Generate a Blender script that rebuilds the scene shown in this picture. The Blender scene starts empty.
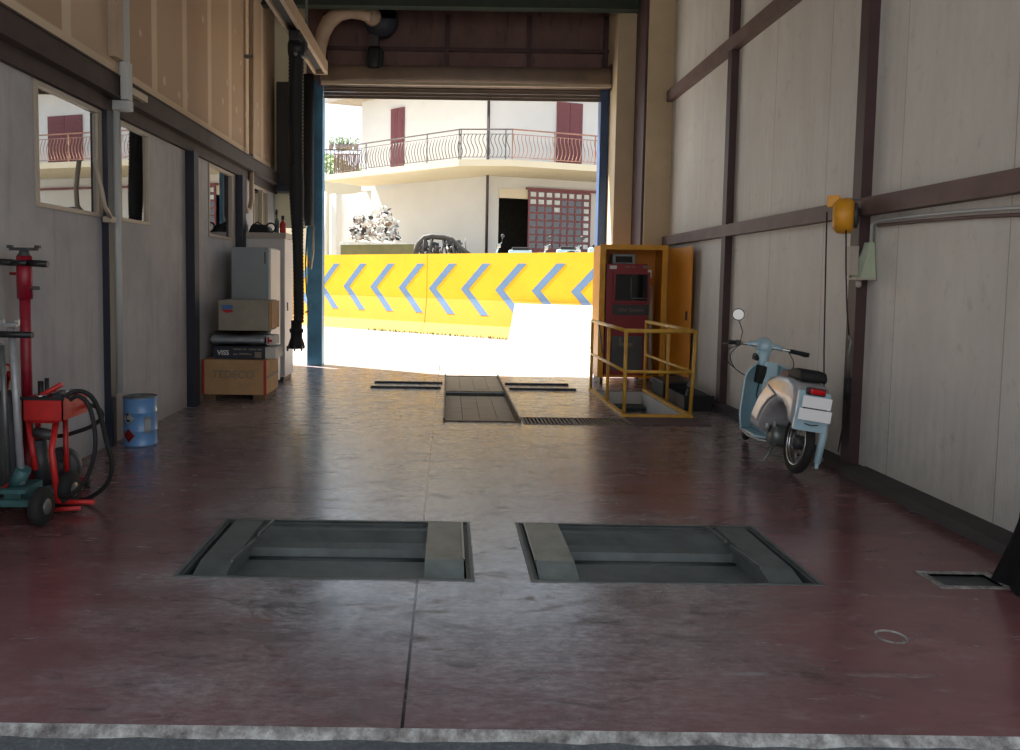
import bpy, bmesh, math, random
from mathutils import Vector, Matrix
random.seed(7)
C = bpy.context.scene.collection
PI = math.pi
R = math.radians

# ---------------------------------------------------------------- camera
FPX = 800.0; CAMH = 1.5; PITCH = math.atan(54/800); ROLL = R(.8); PX, PY = 448, 332
def ray(px, py):
    u = px-PX; v = py-PY
    u0 = u*math.cos(ROLL)+v*math.sin(ROLL); v0 = -u*math.sin(ROLL)+v*math.cos(ROLL)
    x = u0/FPX; y = -v0/FPX
    return Vector((x, y*math.sin(PITCH)+math.cos(PITCH), y*math.cos(PITCH)-math.sin(PITCH)))
def at(px, py, ax, val):
    """world point seen at a pixel, lying on the plane ax = val"""
    d = ray(px, py); c = Vector((0, 0, CAMH)); i = 'xyz'.index(ax)
    return c + d*((val-c[i])/d[i])
def atp(px, py, p0, n):
    d = ray(px, py); c = Vector((0, 0, CAMH))
    return c + d*((Vector(p0)-c).dot(Vector(n))/d.dot(Vector(n)))
cam = bpy.data.cameras.new('camera'); co = bpy.data.objects.new('camera', cam); C.objects.link(co)
cam.sensor_fit = 'HORIZONTAL'; cam.sensor_width = 36; cam.lens = 36*FPX/1020
cam.shift_x = (510-PX)/1020; cam.shift_y = -(375-PY)/1020
cam.clip_start = .05; cam.clip_end = 500
co.matrix_world = Matrix.Translation((0, 0, CAMH)) @ Matrix.Rotation(PI/2-PITCH, 4, 'X') @ Matrix.Rotation(ROLL, 4, 'Z')
bpy.context.scene.camera = co
vs = bpy.context.scene.view_settings
bpy.context.scene.display_settings.display_device = 'sRGB'
vs.view_transform = 'Standard'; vs.look = 'None'; vs.gamma = 1; vs.use_curve_mapping = False
vs.exposure = .95

# ---------------------------------------------------------------- materials
def srgb(r, g, b):
    f = lambda c: c/12.92 if c <= .04045 else ((c+.055)/1.055)**2.4
    return (f(r/255), f(g/255), f(b/255), 1)
class NT:
    def __init__(s, name):
        s.m = bpy.data.materials.new(name); s.m.use_nodes = True
        s.t = s.m.node_tree; s.n = s.t.nodes; s.b = s.n['Principled BSDF']; s.o = s.n['Material Output']
    def add(s, typ, **k):
        n = s.n.new(typ)
        for a, v in k.items():
            if a[0] == '_': n.inputs[a[1:].replace('_', ' ')].default_value = v
            else: setattr(n, a, v)
        return n
    def link(s, a, b): s.t.links.new(a, b)
    def coord(s, scale=(1, 1, 1), loc=(0, 0, 0)):
        g = s.add('ShaderNodeTexCoord'); m = s.add('ShaderNodeMapping')
        m.inputs['Scale'].default_value = scale; m.inputs['Location'].default_value = loc
        geo = s.add('ShaderNodeNewGeometry'); s.link(geo.outputs['Position'], m.inputs['Vector'])
        return m.outputs['Vector']
    def ocoord(s, scale=(1, 1, 1)):
        g = s.add('ShaderNodeTexCoord'); m = s.add('ShaderNodeMapping'); m.inputs['Scale'].default_value = scale
        s.link(g.outputs['Object'], m.inputs['Vector']); return m.outputs['Vector']
    def noise(s, vec, scale, detail=4, rough=.6, dist=0):
        n = s.add('ShaderNodeTexNoise'); n.inputs['Scale'].default_value = scale
        n.inputs['Detail'].default_value = detail; n.inputs['Roughness'].default_value = rough
        n.inputs['Distortion'].default_value = dist
        s.link(vec, n.inputs['Vector']); return n.outputs['Fac']
    def ramp(s, fac, stops):
        r = s.add('ShaderNodeValToRGB'); e = r.color_ramp.elements
        while len(e) < len(stops): e.new(.5)
        for i, (p, c) in enumerate(stops):
            e[i].position = p; e[i].color = c if len(c) == 4 else (*c, 1)
        s.link(fac, r.inputs['Fac']); return r.outputs['Color']
    def mix(s, fac, a, b, mode='MIX'):
        m = s.add('ShaderNodeMix', data_type='RGBA', blend_type=mode)
        for inp, v in ((m.inputs['Factor'], fac), (m.inputs[6], a), (m.inputs[7], b)):
            if isinstance(v, (int, float)): inp.default_value = v
            elif isinstance(v, tuple): inp.default_value = v
            else: s.link(v, inp)
        return m.outputs[2]
    def math(s, op, a, b=None, clamp=False):
        m = s.add('ShaderNodeMath', operation=op, use_clamp=clamp)
        for i, v in enumerate((a, b)):
            if v is None: continue
            if isinstance(v, (int, float)): m.inputs[i].default_value = v
            else: s.link(v, m.inputs[i])
        return m.outputs[0]
    def smooth(s, v, a, b):
        m = s.add('ShaderNodeMapRange', interpolation_type='SMOOTHSTEP')
        m.inputs['From Min'].default_value = a; m.inputs['From Max'].default_value = b
        s.link(v, m.inputs['Value']); return m.outputs['Result']
    def bump(s, h, strength=.3, dist=.01):
        b = s.add('ShaderNodeBump'); b.inputs['Strength'].default_value = strength; b.inputs['Distance'].default_value = dist
        s.link(h, b.inputs['Height']); s.link(b.outputs['Normal'], s.b.inputs['Normal'])
    def sep(s, vec):
        x = s.add('ShaderNodeSeparateXYZ'); s.link(vec, x.inputs[0]); return x.outputs
    def color(s, c): s.link(c, s.b.inputs['Base Color'])
def simple(name, col, rough=.6, metal=0, var=.25, scale=6, bump=.15, bscale=40, spec=.5, coat=0, stretch=(1, 1, 1)):
    t = NT(name); v = t.ocoord(stretch)
    n = t.noise(v, scale, 5, .65)
    dark = tuple(c*(1-var) for c in col[:3])+(1,); light = tuple(min(1, c*(1+var*.6)) for c in col[:3])+(1,)
    t.color(t.ramp(n, [(.3, dark), (.7, light)]))
    t.b.inputs['Roughness'].default_value = rough; t.b.inputs['Metallic'].default_value = metal
    t.b.inputs['Specular IOR Level'].default_value = spec
    t.b.inputs['Coat Weight'].default_value = coat
    if bump: t.bump(t.noise(v, bscale, 3), bump, .003)
    return t.m
M = {}
def S(n, rgb, *a, **k): M[n] = simple(n, srgb(*rgb), *a, **k)
S('navy_steel', (34, 38, 52), .5, 0)
S('brown_steel', (74, 52, 52), .55, 0, .3, 3)
S('brown_steel_light', (108, 84, 78), .6, 0, .25, 3)
S('dark_beam', (62, 48, 44), .65, 0, .35, 4)
S('cream_metal', (190, 172, 146), .5, 0, .12, 3)
S('cream_panel', (200, 178, 144), .55, 0, .12, 2)
S('cream_bright', (236, 226, 190), .55, 0, .08, 2)
S('white_pvc', (186, 186, 182), .4, 0, .08, 4)
S('beige_pipe', (178, 156, 132), .5, 0, .12, 5)
S('frame_beige', (176, 162, 144), .45, 0, .08, 4)
S('navy_blue', (44, 70, 110), .5, 0, .3, 3)
S('blue_steel', (74, 134, 166), .45, 0, .35, 3)
S('girder_green', (40, 50, 38), .6, 0, .3, 3)
S('black_rubber', (24, 24, 25), .7, 0, .2, 6)
S('tyre', (30, 29, 28), .8, 0, .3, 20)
S('black_paint', (28, 28, 30), .45, 0, .2, 6)
S('dark_grey', (60, 60, 62), .5, 0, .2, 6)
S('grey_steel', (120, 124, 122), .4, .6, .25, 8)
S('pit_steel', (98, 102, 100), .55, .25, .35, 5, .3, 60)
S('pit_steel_dark', (72, 76, 74), .6, .2, .4, 5, .3, 60)
S('chrome', (190, 190, 188), .18, 1, .05, 6, 0)
S('silver_paint', (160, 162, 164), .35, .3, .25, 8)
S('red_paint', (190, 36, 34), .4, 0, .25, 8)
S('dark_red_paint', (142, 22, 42), .4, 0, .2, 8)
S('teal_paint', (56, 98, 100), .5, 0, .35, 10)
S('cabinet_grey', (140, 148, 150), .45, 0, .1, 2)
S('cabinet_white', (210, 205, 202), .5, 0, .06, 2)
S('cabinet_beige', (176, 166, 154), .5, 0, .08, 2)
S('card_brown', (178, 140, 98), .8, 0, .2, 4)
S('card_grey', (150, 142, 126), .8, 0, .15, 4)
S('card_dark', (120, 92, 74), .8, 0, .2, 4)
S('tape_red', (170, 40, 36), .6)
S('silver_bag', (170, 176, 180), .35, .3, .2, 6)
S('carton_navy', (40, 46, 60), .6)
S('carton_white', (200, 196, 188), .7, 0, .2, 8)
S('print_white', (215, 215, 212), .6, 0, .05)
S('print_grey', (134, 120, 104), .7, 0, .1)
S('print_blue', (70, 110, 170), .6)
S('wood_block', (110, 84, 60), .8)
S('yellow_paint', (222, 160, 40), .45, 0, .2, 5)
S('orange_yellow', (216, 136, 20), .4, 0, .12, 2)
S('rail_yellow', (214, 164, 62), .45, 0, .25, 8)
S('maroon_paint', (140, 34, 46), .45, 0, .15, 3)
S('screen_black', (12, 14, 15), .08, 0, 0, 4, 0)
S('machine_grey', (86, 88, 90), .5, 0, .2, 4)
S('reel_yellow', (226, 156, 36), .45, 0, .2, 6)
S('box_green', (176, 186, 160), .5, 0, .1, 6)
S('scooter_blue', (176, 206, 218), .28, 0, .08, 3, .02, 40, .5, .4)
S('scooter_silver', (182, 180, 182), .25, .2, .2, 5, .02)
S('seat_brown', (92, 66, 58), .6)
S('lens_red', (200, 16, 22), .25)
S('plate_white', (255, 255, 255), .5, 0, .0, 4, 0)
S('can_blue', (104, 150, 200), .3, 0, .15, 3, 0, 40, .5, .3)
S('label_red', (196, 44, 44), .5)
S('house_white', (196, 194, 190), .85, 0, .06, .6)
S('house_cream', (205, 194, 170), .85, 0, .06, .6)
S('shutter_maroon', (104, 52, 56), .6, 0, .1, 3)
S('gate_maroon', (118, 64, 68), .6, 0, .25, 2)
S('roof_tile', (150, 140, 130), .8)
S('iron_grey', (92, 84, 84), .6)
S('iron_rust', (150, 110, 92), .7, 0, .35, 3)
S('pipe_dark', (58, 44, 46), .5)
S('board_white', (184, 176, 158), .7, 0, .05, 1.5)
S('chevron_blue', (96, 122, 152), .7, 0, .12, 2)
S('olive', (110, 106, 70), .8, 0, .2, 2)
S('truck_white', (196, 200, 200), .6)
S('scrap_a', (206, 204, 200), .6, .3, .3, 4)
S('scrap_b', (156, 128, 114), .8, 0, .3, 4)
S('scrap_c', (60, 58, 58), .7, 0, .4, 4)
S('leaf', (150, 166, 120), .8, 0, .5, 2)
S('terracotta', (150, 136, 124), .8)
S('asphalt_out', (150, 148, 142), .9, 0, .2, 3)
S('dirt', (140, 130, 110), .95, 0, .3, 1.5)
S('grass', (96, 110, 50), .9, 0, .4, 3)
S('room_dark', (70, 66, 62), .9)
S('ceiling_metal', (120, 116, 108), .7, 0, .2, 2)
S('dark_cloth', (38, 34, 36), .95, 0, .3, 3, .5, 20)
S('pit_white', (190, 188, 182), .8, 0, .15, 2)
S('curb_dark', (74, 68, 66), .9, 0, .3, 2, .3, 30)
S('plank_wood', (186, 160, 124), .7, 0, .3, 6, .3, 30, .4, 0, (1, 10, 1))
S('grate', (104, 86, 66), .6, .3, .3, 6)
S('bulb', (240, 238, 230), .4)

def floor_mat():
    t = NT('worn_red_epoxy'); v = t.coord(); x, y, z = t.sep(v)
    n1 = t.noise(t.coord((.55, .9, 1)), 1.1, 6, .62)
    nf = t.noise(t.coord((1.2, 3.2, 1)), 2.6, 8, .72, .3)
    nff = t.noise(t.coord((1, 2.2, 1)), 16, 6, .75)
    # grey worn traffic lane along the middle of the bay
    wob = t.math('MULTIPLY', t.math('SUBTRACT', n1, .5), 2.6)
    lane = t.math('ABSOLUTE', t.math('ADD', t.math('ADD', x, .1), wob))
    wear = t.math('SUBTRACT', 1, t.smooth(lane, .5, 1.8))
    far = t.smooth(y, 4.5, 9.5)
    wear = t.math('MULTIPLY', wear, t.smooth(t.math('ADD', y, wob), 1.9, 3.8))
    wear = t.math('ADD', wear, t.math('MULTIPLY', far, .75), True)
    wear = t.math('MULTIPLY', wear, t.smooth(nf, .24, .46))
    red = t.ramp(n1, [(.3, srgb(98, 66, 66)), (.5, srgb(116, 74, 74)), (.72, srgb(134, 86, 84))])
    grey = t.ramp(nff, [(.3, srgb(100, 95, 95)), (.5, srgb(146, 140, 140)), (.7, srgb(182, 178, 178))])
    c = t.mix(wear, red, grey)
    # light scuffs over the red paint
    sc = t.math('MULTIPLY', t.smooth(nf, .52, .72), .4)
    c = t.mix(sc, c, srgb(150, 132, 130))
    # dark oil and tyre stains
    st = t.smooth(t.noise(t.coord((.9, 1.6, 1), (4, 2, 0)), 1.7, 7, .7, .6), .57, .70)
    c = t.mix(t.math('MULTIPLY', st, .62), c, srgb(60, 48, 46))
    st2 = t.math('MULTIPLY', t.smooth(t.noise(t.coord((1, 2.6, 1), (9, 1, 0)), 3.2, 8, .78, .5), .52, .64), t.math('ADD', .3, wear, True))
    c = t.mix(t.math('MULTIPLY', st2, .8), c, srgb(58, 50, 50))
    st3 = t.math('MULTIPLY', t.smooth(t.noise(t.coord((1, 1.7, 1), (2, 7, 0)), 2.1, 10, .82, .8), .50, .60), t.math('MULTIPLY', wear, t.smooth(nff, .3, .55)))
    c = t.mix(t.math('MULTIPLY', st3, .75), c, srgb(60, 54, 54))
    # saw-cut joints
    def line(val, pos, w): return t.math('SUBTRACT', 1, t.smooth(t.math('ABSOLUTE', t.math('SUBTRACT', val, pos)), w*.5, w))
    j = line(x, -.135, .008)
    j2 = t.math('MULTIPLY', line(y, 5.55, .008), .5)
    j3 = t.math('MULTIPLY', line(t.math('ADD', y, t.math('MULTIPLY', t.math('SUBTRACT', nff, .5), .05)), 2.98, .02), t.math('MULTIPLY', t.math('MULTIPLY', t.smooth(x, .4, 1.0), t.smooth(nf, .45, .6)), .4))
    c = t.mix(t.math('MAXIMUM', j, j2), c, srgb(26, 22, 22))
    c = t.mix(j3, c, srgb(150, 146, 144))
    t.color(c)
    r = t.math('ADD', t.math('MULTIPLY', nf, .30), .06)
    r = t.math('ADD', r, t.math('ADD', t.math('MULTIPLY', far, .05), t.math('MULTIPLY', st2, .16)))
    t.link(r, t.b.inputs['Roughness']); t.b.inputs['Specular IOR Level'].default_value = .6
    t.bump(nff, .07, .002)
    return t.m
M['floor'] = floor_mat()
S('shutter_brown', (104, 90, 80), .6, 0, .15, 3)
S('shutter_roll', (136, 118, 104), .6, 0, .2, 3)
def asphalt():
    t = NT('asphalt'); v = t.coord(); n = t.noise(v, 60, 3, .8); n2 = t.noise(v, 2, 4)
    c = t.ramp(n, [(.3, srgb(58, 60, 62)), (.6, srgb(98, 100, 102)), (.75, srgb(160, 160, 160))])
    t.color(t.mix(.35, c, t.ramp(n2, [(.3, srgb(60, 60, 60)), (.7, srgb(120, 118, 116))])))
    t.b.inputs['Roughness'].default_value = .85; t.bump(n, .6, .01); return t.m
M['asphalt'] = asphalt()
def edge():
    t = NT('broken_concrete_edge'); v = t.coord(); n = t.noise(v, 9, 6, .75)
    t.color(t.ramp(n, [(.35, srgb(84, 74, 72)), (.5, srgb(138, 132, 126)), (.65, srgb(186, 182, 176))]))
    t.b.inputs['Roughness'].default_value = .9; t.bump(n, .6, .02); return t.m
M['edge'] = edge()
def plaster():
    t = NT('grey_plaster'); n = t.noise(t.coord(), 1.3, 6, .65); n2 = t.noise(t.coord((1, 3, .35)), 3.2, 5)
    c = t.ramp(n, [(.3, srgb(158, 154, 154)), (.7, srgb(186, 182, 180))])
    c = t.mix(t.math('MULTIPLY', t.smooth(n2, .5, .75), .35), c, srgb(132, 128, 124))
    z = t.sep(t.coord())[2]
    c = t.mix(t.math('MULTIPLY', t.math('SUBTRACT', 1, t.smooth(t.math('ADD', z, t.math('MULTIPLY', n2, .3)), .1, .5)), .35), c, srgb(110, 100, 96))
    t.color(c); t.b.inputs['Roughness'].default_value = .8; t.bump(n2, .2, .01); return t.m
M['plaster'] = plaster()
def drywall():
    t = NT('taped_plasterboard'); g = t.add('ShaderNodeNewGeometry'); s = t.add('ShaderNodeSeparateXYZ'); t.link(g.outputs['Position'], s.inputs[0])
    cb = t.add('ShaderNodeCombineXYZ'); t.link(s.outputs['Y'], cb.inputs['X']); t.link(s.outputs['Z'], cb.inputs['Y'])
    n = t.noise(cb.outputs[0], 2.2, 4); n3 = t.noise(cb.outputs[0], 14, 3)
    off = t.add('ShaderNodeVectorMath', operation='ADD'); t.link(cb.outputs[0], off.inputs[0]); off.inputs[1].default_value = (.18, 2.55, 0)
    b = t.add('ShaderNodeTexBrick'); t.link(off.outputs[0], b.inputs['Vector'])
    b.offset = .0; b.squash = 1
    b.inputs['Scale'].default_value = 1; b.inputs['Mortar Size'].default_value = .085; b.inputs['Mortar Smooth'].default_value = .25
    b.inputs['Brick Width'].default_value = .92; b.inputs['Row Height'].default_value = 2.9; b.inputs['Bias'].default_value = 0
    b.inputs['Color1'].default_value = srgb(170, 142, 116); b.inputs['Color2'].default_value = srgb(192, 166, 140); b.inputs['Mortar'].default_value = srgb(214, 192, 164)
    vo = t.add('ShaderNodeTexVoronoi'); vo.inputs['Scale'].default_value = 3.0; vo.inputs['Randomness'].default_value = .55; t.link(cb.outputs[0], vo.inputs['Vector'])
    spot = t.math('SUBTRACT', 1, t.smooth(t.math('ADD', vo.outputs['Distance'], t.math('MULTIPLY', n3, .1)), .14, .23))
    c = t.mix(t.math('MULTIPLY', spot, .75), b.outputs['Color'], srgb(214, 196, 170))
    c = t.mix(t.math('MULTIPLY', n, .35), c, srgb(172, 146, 120))
    t.color(c); t.b.inputs['Roughness'].default_value = .85; return t.m
M['drywall'] = drywall()
def ribbed():
    t = NT('ribbed_wall_panel'); x, y, z = t.sep(t.coord())
    rib = t.math('SINE', t.math('MULTIPLY', y, 2*PI/.10)); fine = t.math('SINE', t.math('MULTIPLY', y, 2*PI/.025))
    w = t.math('ABSOLUTE', t.math('SUBTRACT', t.math('FRACT', t.math('DIVIDE', t.math('SUBTRACT', y, .02), 1.18)), .5))
    joint = t.smooth(w, .494, .499)
    n = t.noise(t.coord((1, 1, .3)), 1.4, 6, .7); n2 = t.noise(t.coord((1, 1, .6)), 9, 5, .7)
    c = t.ramp(n, [(.3, srgb(196, 188, 178)), (.7, srgb(218, 212, 202))])
    c = t.mix(t.math('MULTIPLY', t.smooth(n2, .56, .74), .35), c, srgb(150, 138, 126))
    low = t.math('SUBTRACT', 1, t.smooth(t.math('ADD', z, t.math('MULTIPLY', n2, .8)), .35, .9))  # greyer lower wall: some grime, mostly shade put into the colour
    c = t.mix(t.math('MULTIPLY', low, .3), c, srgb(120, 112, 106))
    sc = t.smooth(t.noise(t.coord((1, .5, 4), (3, 0, 0)), 4, 6, .7), .66, .74)
    c = t.mix(t.math('MULTIPLY', sc, .5), c, srgb(96, 88, 84))
    c = t.mix(t.math('MULTIPLY', joint, .5), c, srgb(100, 84, 76))
    t.color(c); t.b.inputs['Roughness'].default_value = .55
    h = t.math('ADD', t.math('MULTIPLY', rib, .25), t.math('ADD', t.math('MULTIPLY', fine, .15), t.math('MULTIPLY', joint, -1.5)))
    t.bump(h, .35, .006); return t.m
M['ribbed'] = ribbed()
def upper_panel():
    t = NT('brown_upper_panel'); n = t.noise(t.coord((1, 1, .5)), 2.2, 6, .7); n2 = t.noise(t.coord((1, 1, .25), (5, 0, 0)), 7, 5, .7)
    c = t.ramp(n, [(.3, srgb(100, 76, 72)), (.7, srgb(130, 100, 92))])
    c = t.mix(t.math('MULTIPLY', t.smooth(n2, .55, .7), .6), c, srgb(58, 42, 40))
    t.color(c); t.b.inputs['Roughness'].default_value = .7; return t.m
M['upper_panel'] = upper_panel()
def yellow_wall():
    t = NT('yellow_painted_concrete'); n = t.noise(t.coord(), 1.2, 6, .7); n2 = t.noise(t.coord((1, 1, .5)), 4.5, 7, .75)
    z = t.sep(t.coord())[2]
    c = t.ramp(n, [(.3, srgb(214, 160, 10)), (.7, srgb(224, 172, 16))])
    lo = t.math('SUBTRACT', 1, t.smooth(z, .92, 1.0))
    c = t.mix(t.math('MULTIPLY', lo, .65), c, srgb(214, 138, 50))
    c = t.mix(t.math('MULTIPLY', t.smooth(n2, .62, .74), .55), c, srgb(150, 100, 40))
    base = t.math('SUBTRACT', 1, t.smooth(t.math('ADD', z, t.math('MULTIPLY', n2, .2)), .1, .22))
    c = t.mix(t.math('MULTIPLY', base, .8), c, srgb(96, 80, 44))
    t.color(c); t.b.inputs['Roughness'].default_value = .8; return t.m
M['yellow_wall'] = yellow_wall()
def glass(name, tint=(.8, .85, .85), alpha=.55, refl=.35):
    t = NT(name); t.n.remove(t.b)
    tr = t.add('ShaderNodeBsdfTransparent'); tr.inputs['Color'].default_value = (*[c*alpha for c in tint], 1)
    gl = t.add('ShaderNodeBsdfGlossy'); gl.inputs['Roughness'].default_value = .01; gl.inputs['Color'].default_value = (1, 1, 1, 1)
    fr = t.add('ShaderNodeFresnel'); fr.inputs['IOR'].default_value = 1.5
    f = t.math('ADD', fr.outputs[0], refl, True)
    mx = t.add('ShaderNodeMixShader'); t.link(f, mx.inputs['Fac']); t.link(tr.outputs[0], mx.inputs[1]); t.link(gl.outputs[0], mx.inputs[2])
    t.link(mx.outputs[0], t.o.inputs['Surface']); return t.m
M['glass'] = glass('window_glass', refl=.5)
M['gate_glass'] = glass('dusty_glass', alpha=.4, refl=.05)
M['mirror'] = simple('mirror_glass', (.3, .32, .33, 1), .12, 1, 0, 4, 0)
def tread():
    t = NT('tread_plate'); v = t.coord()
    a, b, c_ = t.sep(v)
    s1 = t.math('SINE', t.math('MULTIPLY', t.math('ADD', a, b), 190)); s2 = t.math('SINE', t.math('MULTIPLY', t.math('SUBTRACT', a, b), 190))
    h = t.math('MAXIMUM', t.math('POWER', t.math('ABSOLUTE', s1), 6), t.math('POWER', t.math('ABSOLUTE', s2), 6))
    n = t.noise(v, 6, 5)
    c = t.ramp(n, [(.3, srgb(88, 98, 94)), (.7, srgb(132, 140, 136))])
    t.color(t.mix(t.math('MULTIPLY', h, .25), c, srgb(165, 170, 165)))
    t.b.inputs['Roughness'].default_value = .5; t.b.inputs['Metallic'].default_value = .3; t.bump(h, .5, .004); return t.m
M['tread'] = tread()

# ---------------------------------------------------------------- mesh helpers
class MB:
    def __init__(s): s.b = bmesh.new()
    def hexa(s, p):
        v = [s.b.verts.new(q) for q in p]
        for f in ((0, 3, 2, 1), (4, 5, 6, 7), (0, 1, 5, 4), (1, 2, 6, 5), (2, 3, 7, 6), (3, 0, 4, 7)): s.b.faces.new([v[i] for i in f])
        return s
    def box(s, x0, x1, y0, y1, z0, z1, bev=0):
        x0, x1 = sorted((x0, x1)); y0, y1 = sorted((y0, y1)); z0, z1 = sorted((z0, z1))
        if bev:
            t = bmesh.new(); tm = MB(); tm.b = t
            tm.hexa([(x0, y0, z0), (x1, y0, z0), (x1, y1, z0), (x0, y1, z0), (x0, y0, z1), (x1, y0, z1), (x1, y1, z1), (x0, y1, z1)])
            bmesh.ops.bevel(t, geom=t.edges[:], offset=bev, segments=2, affect='EDGES', profile=.6)
            s.merge(t); return s
        return s.hexa([(x0, y0, z0), (x1, y0, z0), (x1, y1, z0), (x0, y1, z0), (x0, y0, z1), (x1, y0, z1), (x1, y1, z1), (x0, y1, z1)])
    def merge(s, t, mat=None):
        m = bpy.data.meshes.new('tmp'); t.to_mesh(m); t.free()
        if mat is not None: m.transform(mat)
        s.b.from_mesh(m); bpy.data.meshes.remove(m)
    def rbox(s, mat, sx, sy, sz, bev=0):
        t = MB(); t.box(-sx/2, sx/2, -sy/2, sy/2, -sz/2, sz/2, bev); s.merge(t.b, mat); return s
    def bar(s, p, q, w, h=None, up=(0, 0, 1)):
        p = Vector(p); q = Vector(q); h = h or w; d = (q-p); L = d.length; d.normalize()
        u = Vector(up)
        if abs(d.dot(u)) > .98: u = Vector((0, 1, 0))
        a = d.cross(u).normalized(); c = a.cross(d).normalized()
        m = Matrix((a, d, c)).transposed().to_4x4(); m.translation = (p+q)/2
        return s.rbox(m, w, L, h)
    def tube(s, pts, r, seg=10, cap=True, rs=None):
        pts = [Vector(p) for p in pts]; n = len(pts); rings = []; prev = None
        for i, p in enumerate(pts):
            d = (pts[min(i+1, n-1)]-pts[max(i-1, 0)]).normalized()
            if prev is None:
                a = Vector((0, 0, 1)) if abs(d.z) < .9 else Vector((1, 0, 0)); a = (a-d*a.dot(d)).normalized()
            else: a = (prev-d*prev.dot(d)).normalized()
            prev = a; b = d.cross(a); rr = rs[i] if rs else r
            rings.append([s.b.verts.new(p+(a*math.cos(k*2*PI/seg)+b*math.sin(k*2*PI/seg))*rr) for k in range(seg)])
        for i in range(n-1):
            for k in range(seg):
                f = s.b.faces.new((rings[i][k], rings[i][(k+1) % seg], rings[i+1][(k+1) % seg], rings[i+1][k])); f.smooth = True
        if cap: s.b.faces.new(rings[0][::-1]); s.b.faces.new(rings[-1])
        return s
    def cyl(s, p, q, r, seg=16, r2=None): 
        return s.tube([p, q], r, seg, rs=[r, r if r2 is None else r2])
    def lathe(s, prof, c, axis='z', seg=28):
        """prof: (radius, height along axis)"""
        rings = []
        for (r, h) in prof:
            ring = []
            for k in range(seg):
                a = 2*PI*k/seg; u, v = max(r, 1e-4)*math.cos(a), max(r, 1e-4)*math.sin(a)
                q = {'z': (u, v, h), 'x': (h, u, v), 'y': (v, h, u)}[axis]
                ring.append(s.b.verts.new(Vector(c)+Vector(q)))
            rings.append(ring)
        for i in range(len(rings)-1):
            for k in range(seg):
                f = s.b.faces.new((rings[i][k], rings[i][(k+1) % seg], rings[i+1][(k+1) % seg], rings[i+1][k])); f.smooth = True
        s.b.faces.new(rings[0][::-1]); s.b.faces.new(rings[-1]); return s
    def torus(s, c, axis, R_, r, seg=36, ms=10, arc=None):
        pts = []; a0, a1 = arc or (0, 2*PI)
        n = seg+1
        for i in range(n):
            a = a0+(a1-a0)*i/seg; u, v = R_*math.cos(a), R_*math.sin(a)
            pts.append(Vector(c)+Vector({'z': (u, v, 0), 'x': (0, u, v), 'y': (u, 0, v)}[axis]))
        return s.tube(pts, r, ms, cap=bool(arc))
    def prism(s, poly, axis, a, b, bev=0):
        t = bmesh.new()
        def P(u, v, w): return {'x': (w, u, v), 'y': (u, w, v), 'z': (u, v, w)}[axis]
        A = [t.verts.new(P(u, v, a)) for u, v in poly]; B = [t.verts.new(P(u, v, b)) for u, v in poly]
        t.faces.new(A[::-1]); t.faces.new(B)
        n = len(poly)
        for i in range(n): t.faces.new((A[i], A[(i+1) % n], B[(i+1) % n], B[i]))
        bmesh.ops.recalc_face_normals(t, faces=t.faces[:])
        if bev:
            es = [e for e in t.edges if len({v.co['xyz'.index(axis)] for v in e.verts}) == 1]
            bmesh.ops.bevel(t, geom=es, offset=bev, segments=3, affect='EDGES', profile=.5)
        s.merge(t); return s
    def quad(s, *p): s.b.faces.new([s.b.verts.new(q) for q in p]); return s
    def grid(s, fn, nu, nv, thick=0):
        t = bmesh.new()
        V = [[t.verts.new(fn(i/nu, j/nv)) for j in range(nv+1)] for i in range(nu+1)]
        for i in range(nu):
            for j in range(nv):
                f = t.faces.new((V[i][j], V[i+1][j], V[i+1][j+1], V[i][j+1])); f.smooth = True
        if thick: bmesh.ops.solidify(t, geom=t.faces[:], thickness=thick)
        s.merge(t); return s
    def build(s, name, mat, parent=None, T=None, smooth=False):
        bmesh.ops.recalc_face_normals(s.b, faces=s.b.faces[:])
        me = bpy.data.meshes.new(name)
        if smooth:
            for f in s.b.faces: f.smooth = True
        s.b.to_mesh(me); s.b.free()
        if T is not None: me.transform(T)
        me.materials.append(M[mat])
        o = bpy.data.objects.new(name, me); C.objects.link(o)
        if parent is None:
            xs = [v.co for v in me.vertices]
            loc = Vector(((min(v.x for v in xs)+max(v.x for v in xs))/2, (min(v.y for v in xs)+max(v.y for v in xs))/2, min(v.z for v in xs)))
            me.transform(Matrix.Translation(-loc)); o.location = loc
        else:
            root = parent; off = Vector()
            while root is not None: off += root.location; root = root.parent
            me.transform(Matrix.Translation(-off)); o.parent = parent
        return o
def tag(o, label, cat, group=None, kind=None):
    o['label'] = label; o['category'] = cat
    if group: o['group'] = group
    if kind: o['kind'] = kind
    return o
def thing(name, loc, label, cat, group=None):
    o = bpy.data.objects.new(name, None); C.objects.link(o); o.location = loc; o.empty_display_size = .1
    return tag(o, label, cat, group)
def struct(o, label=None, cat=None):
    o['kind'] = 'structure'
    if label: o['label'] = label
    if cat: o['category'] = cat
    return o
def bx(*a, bev=0): return MB().box(*a, bev=bev)
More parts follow.
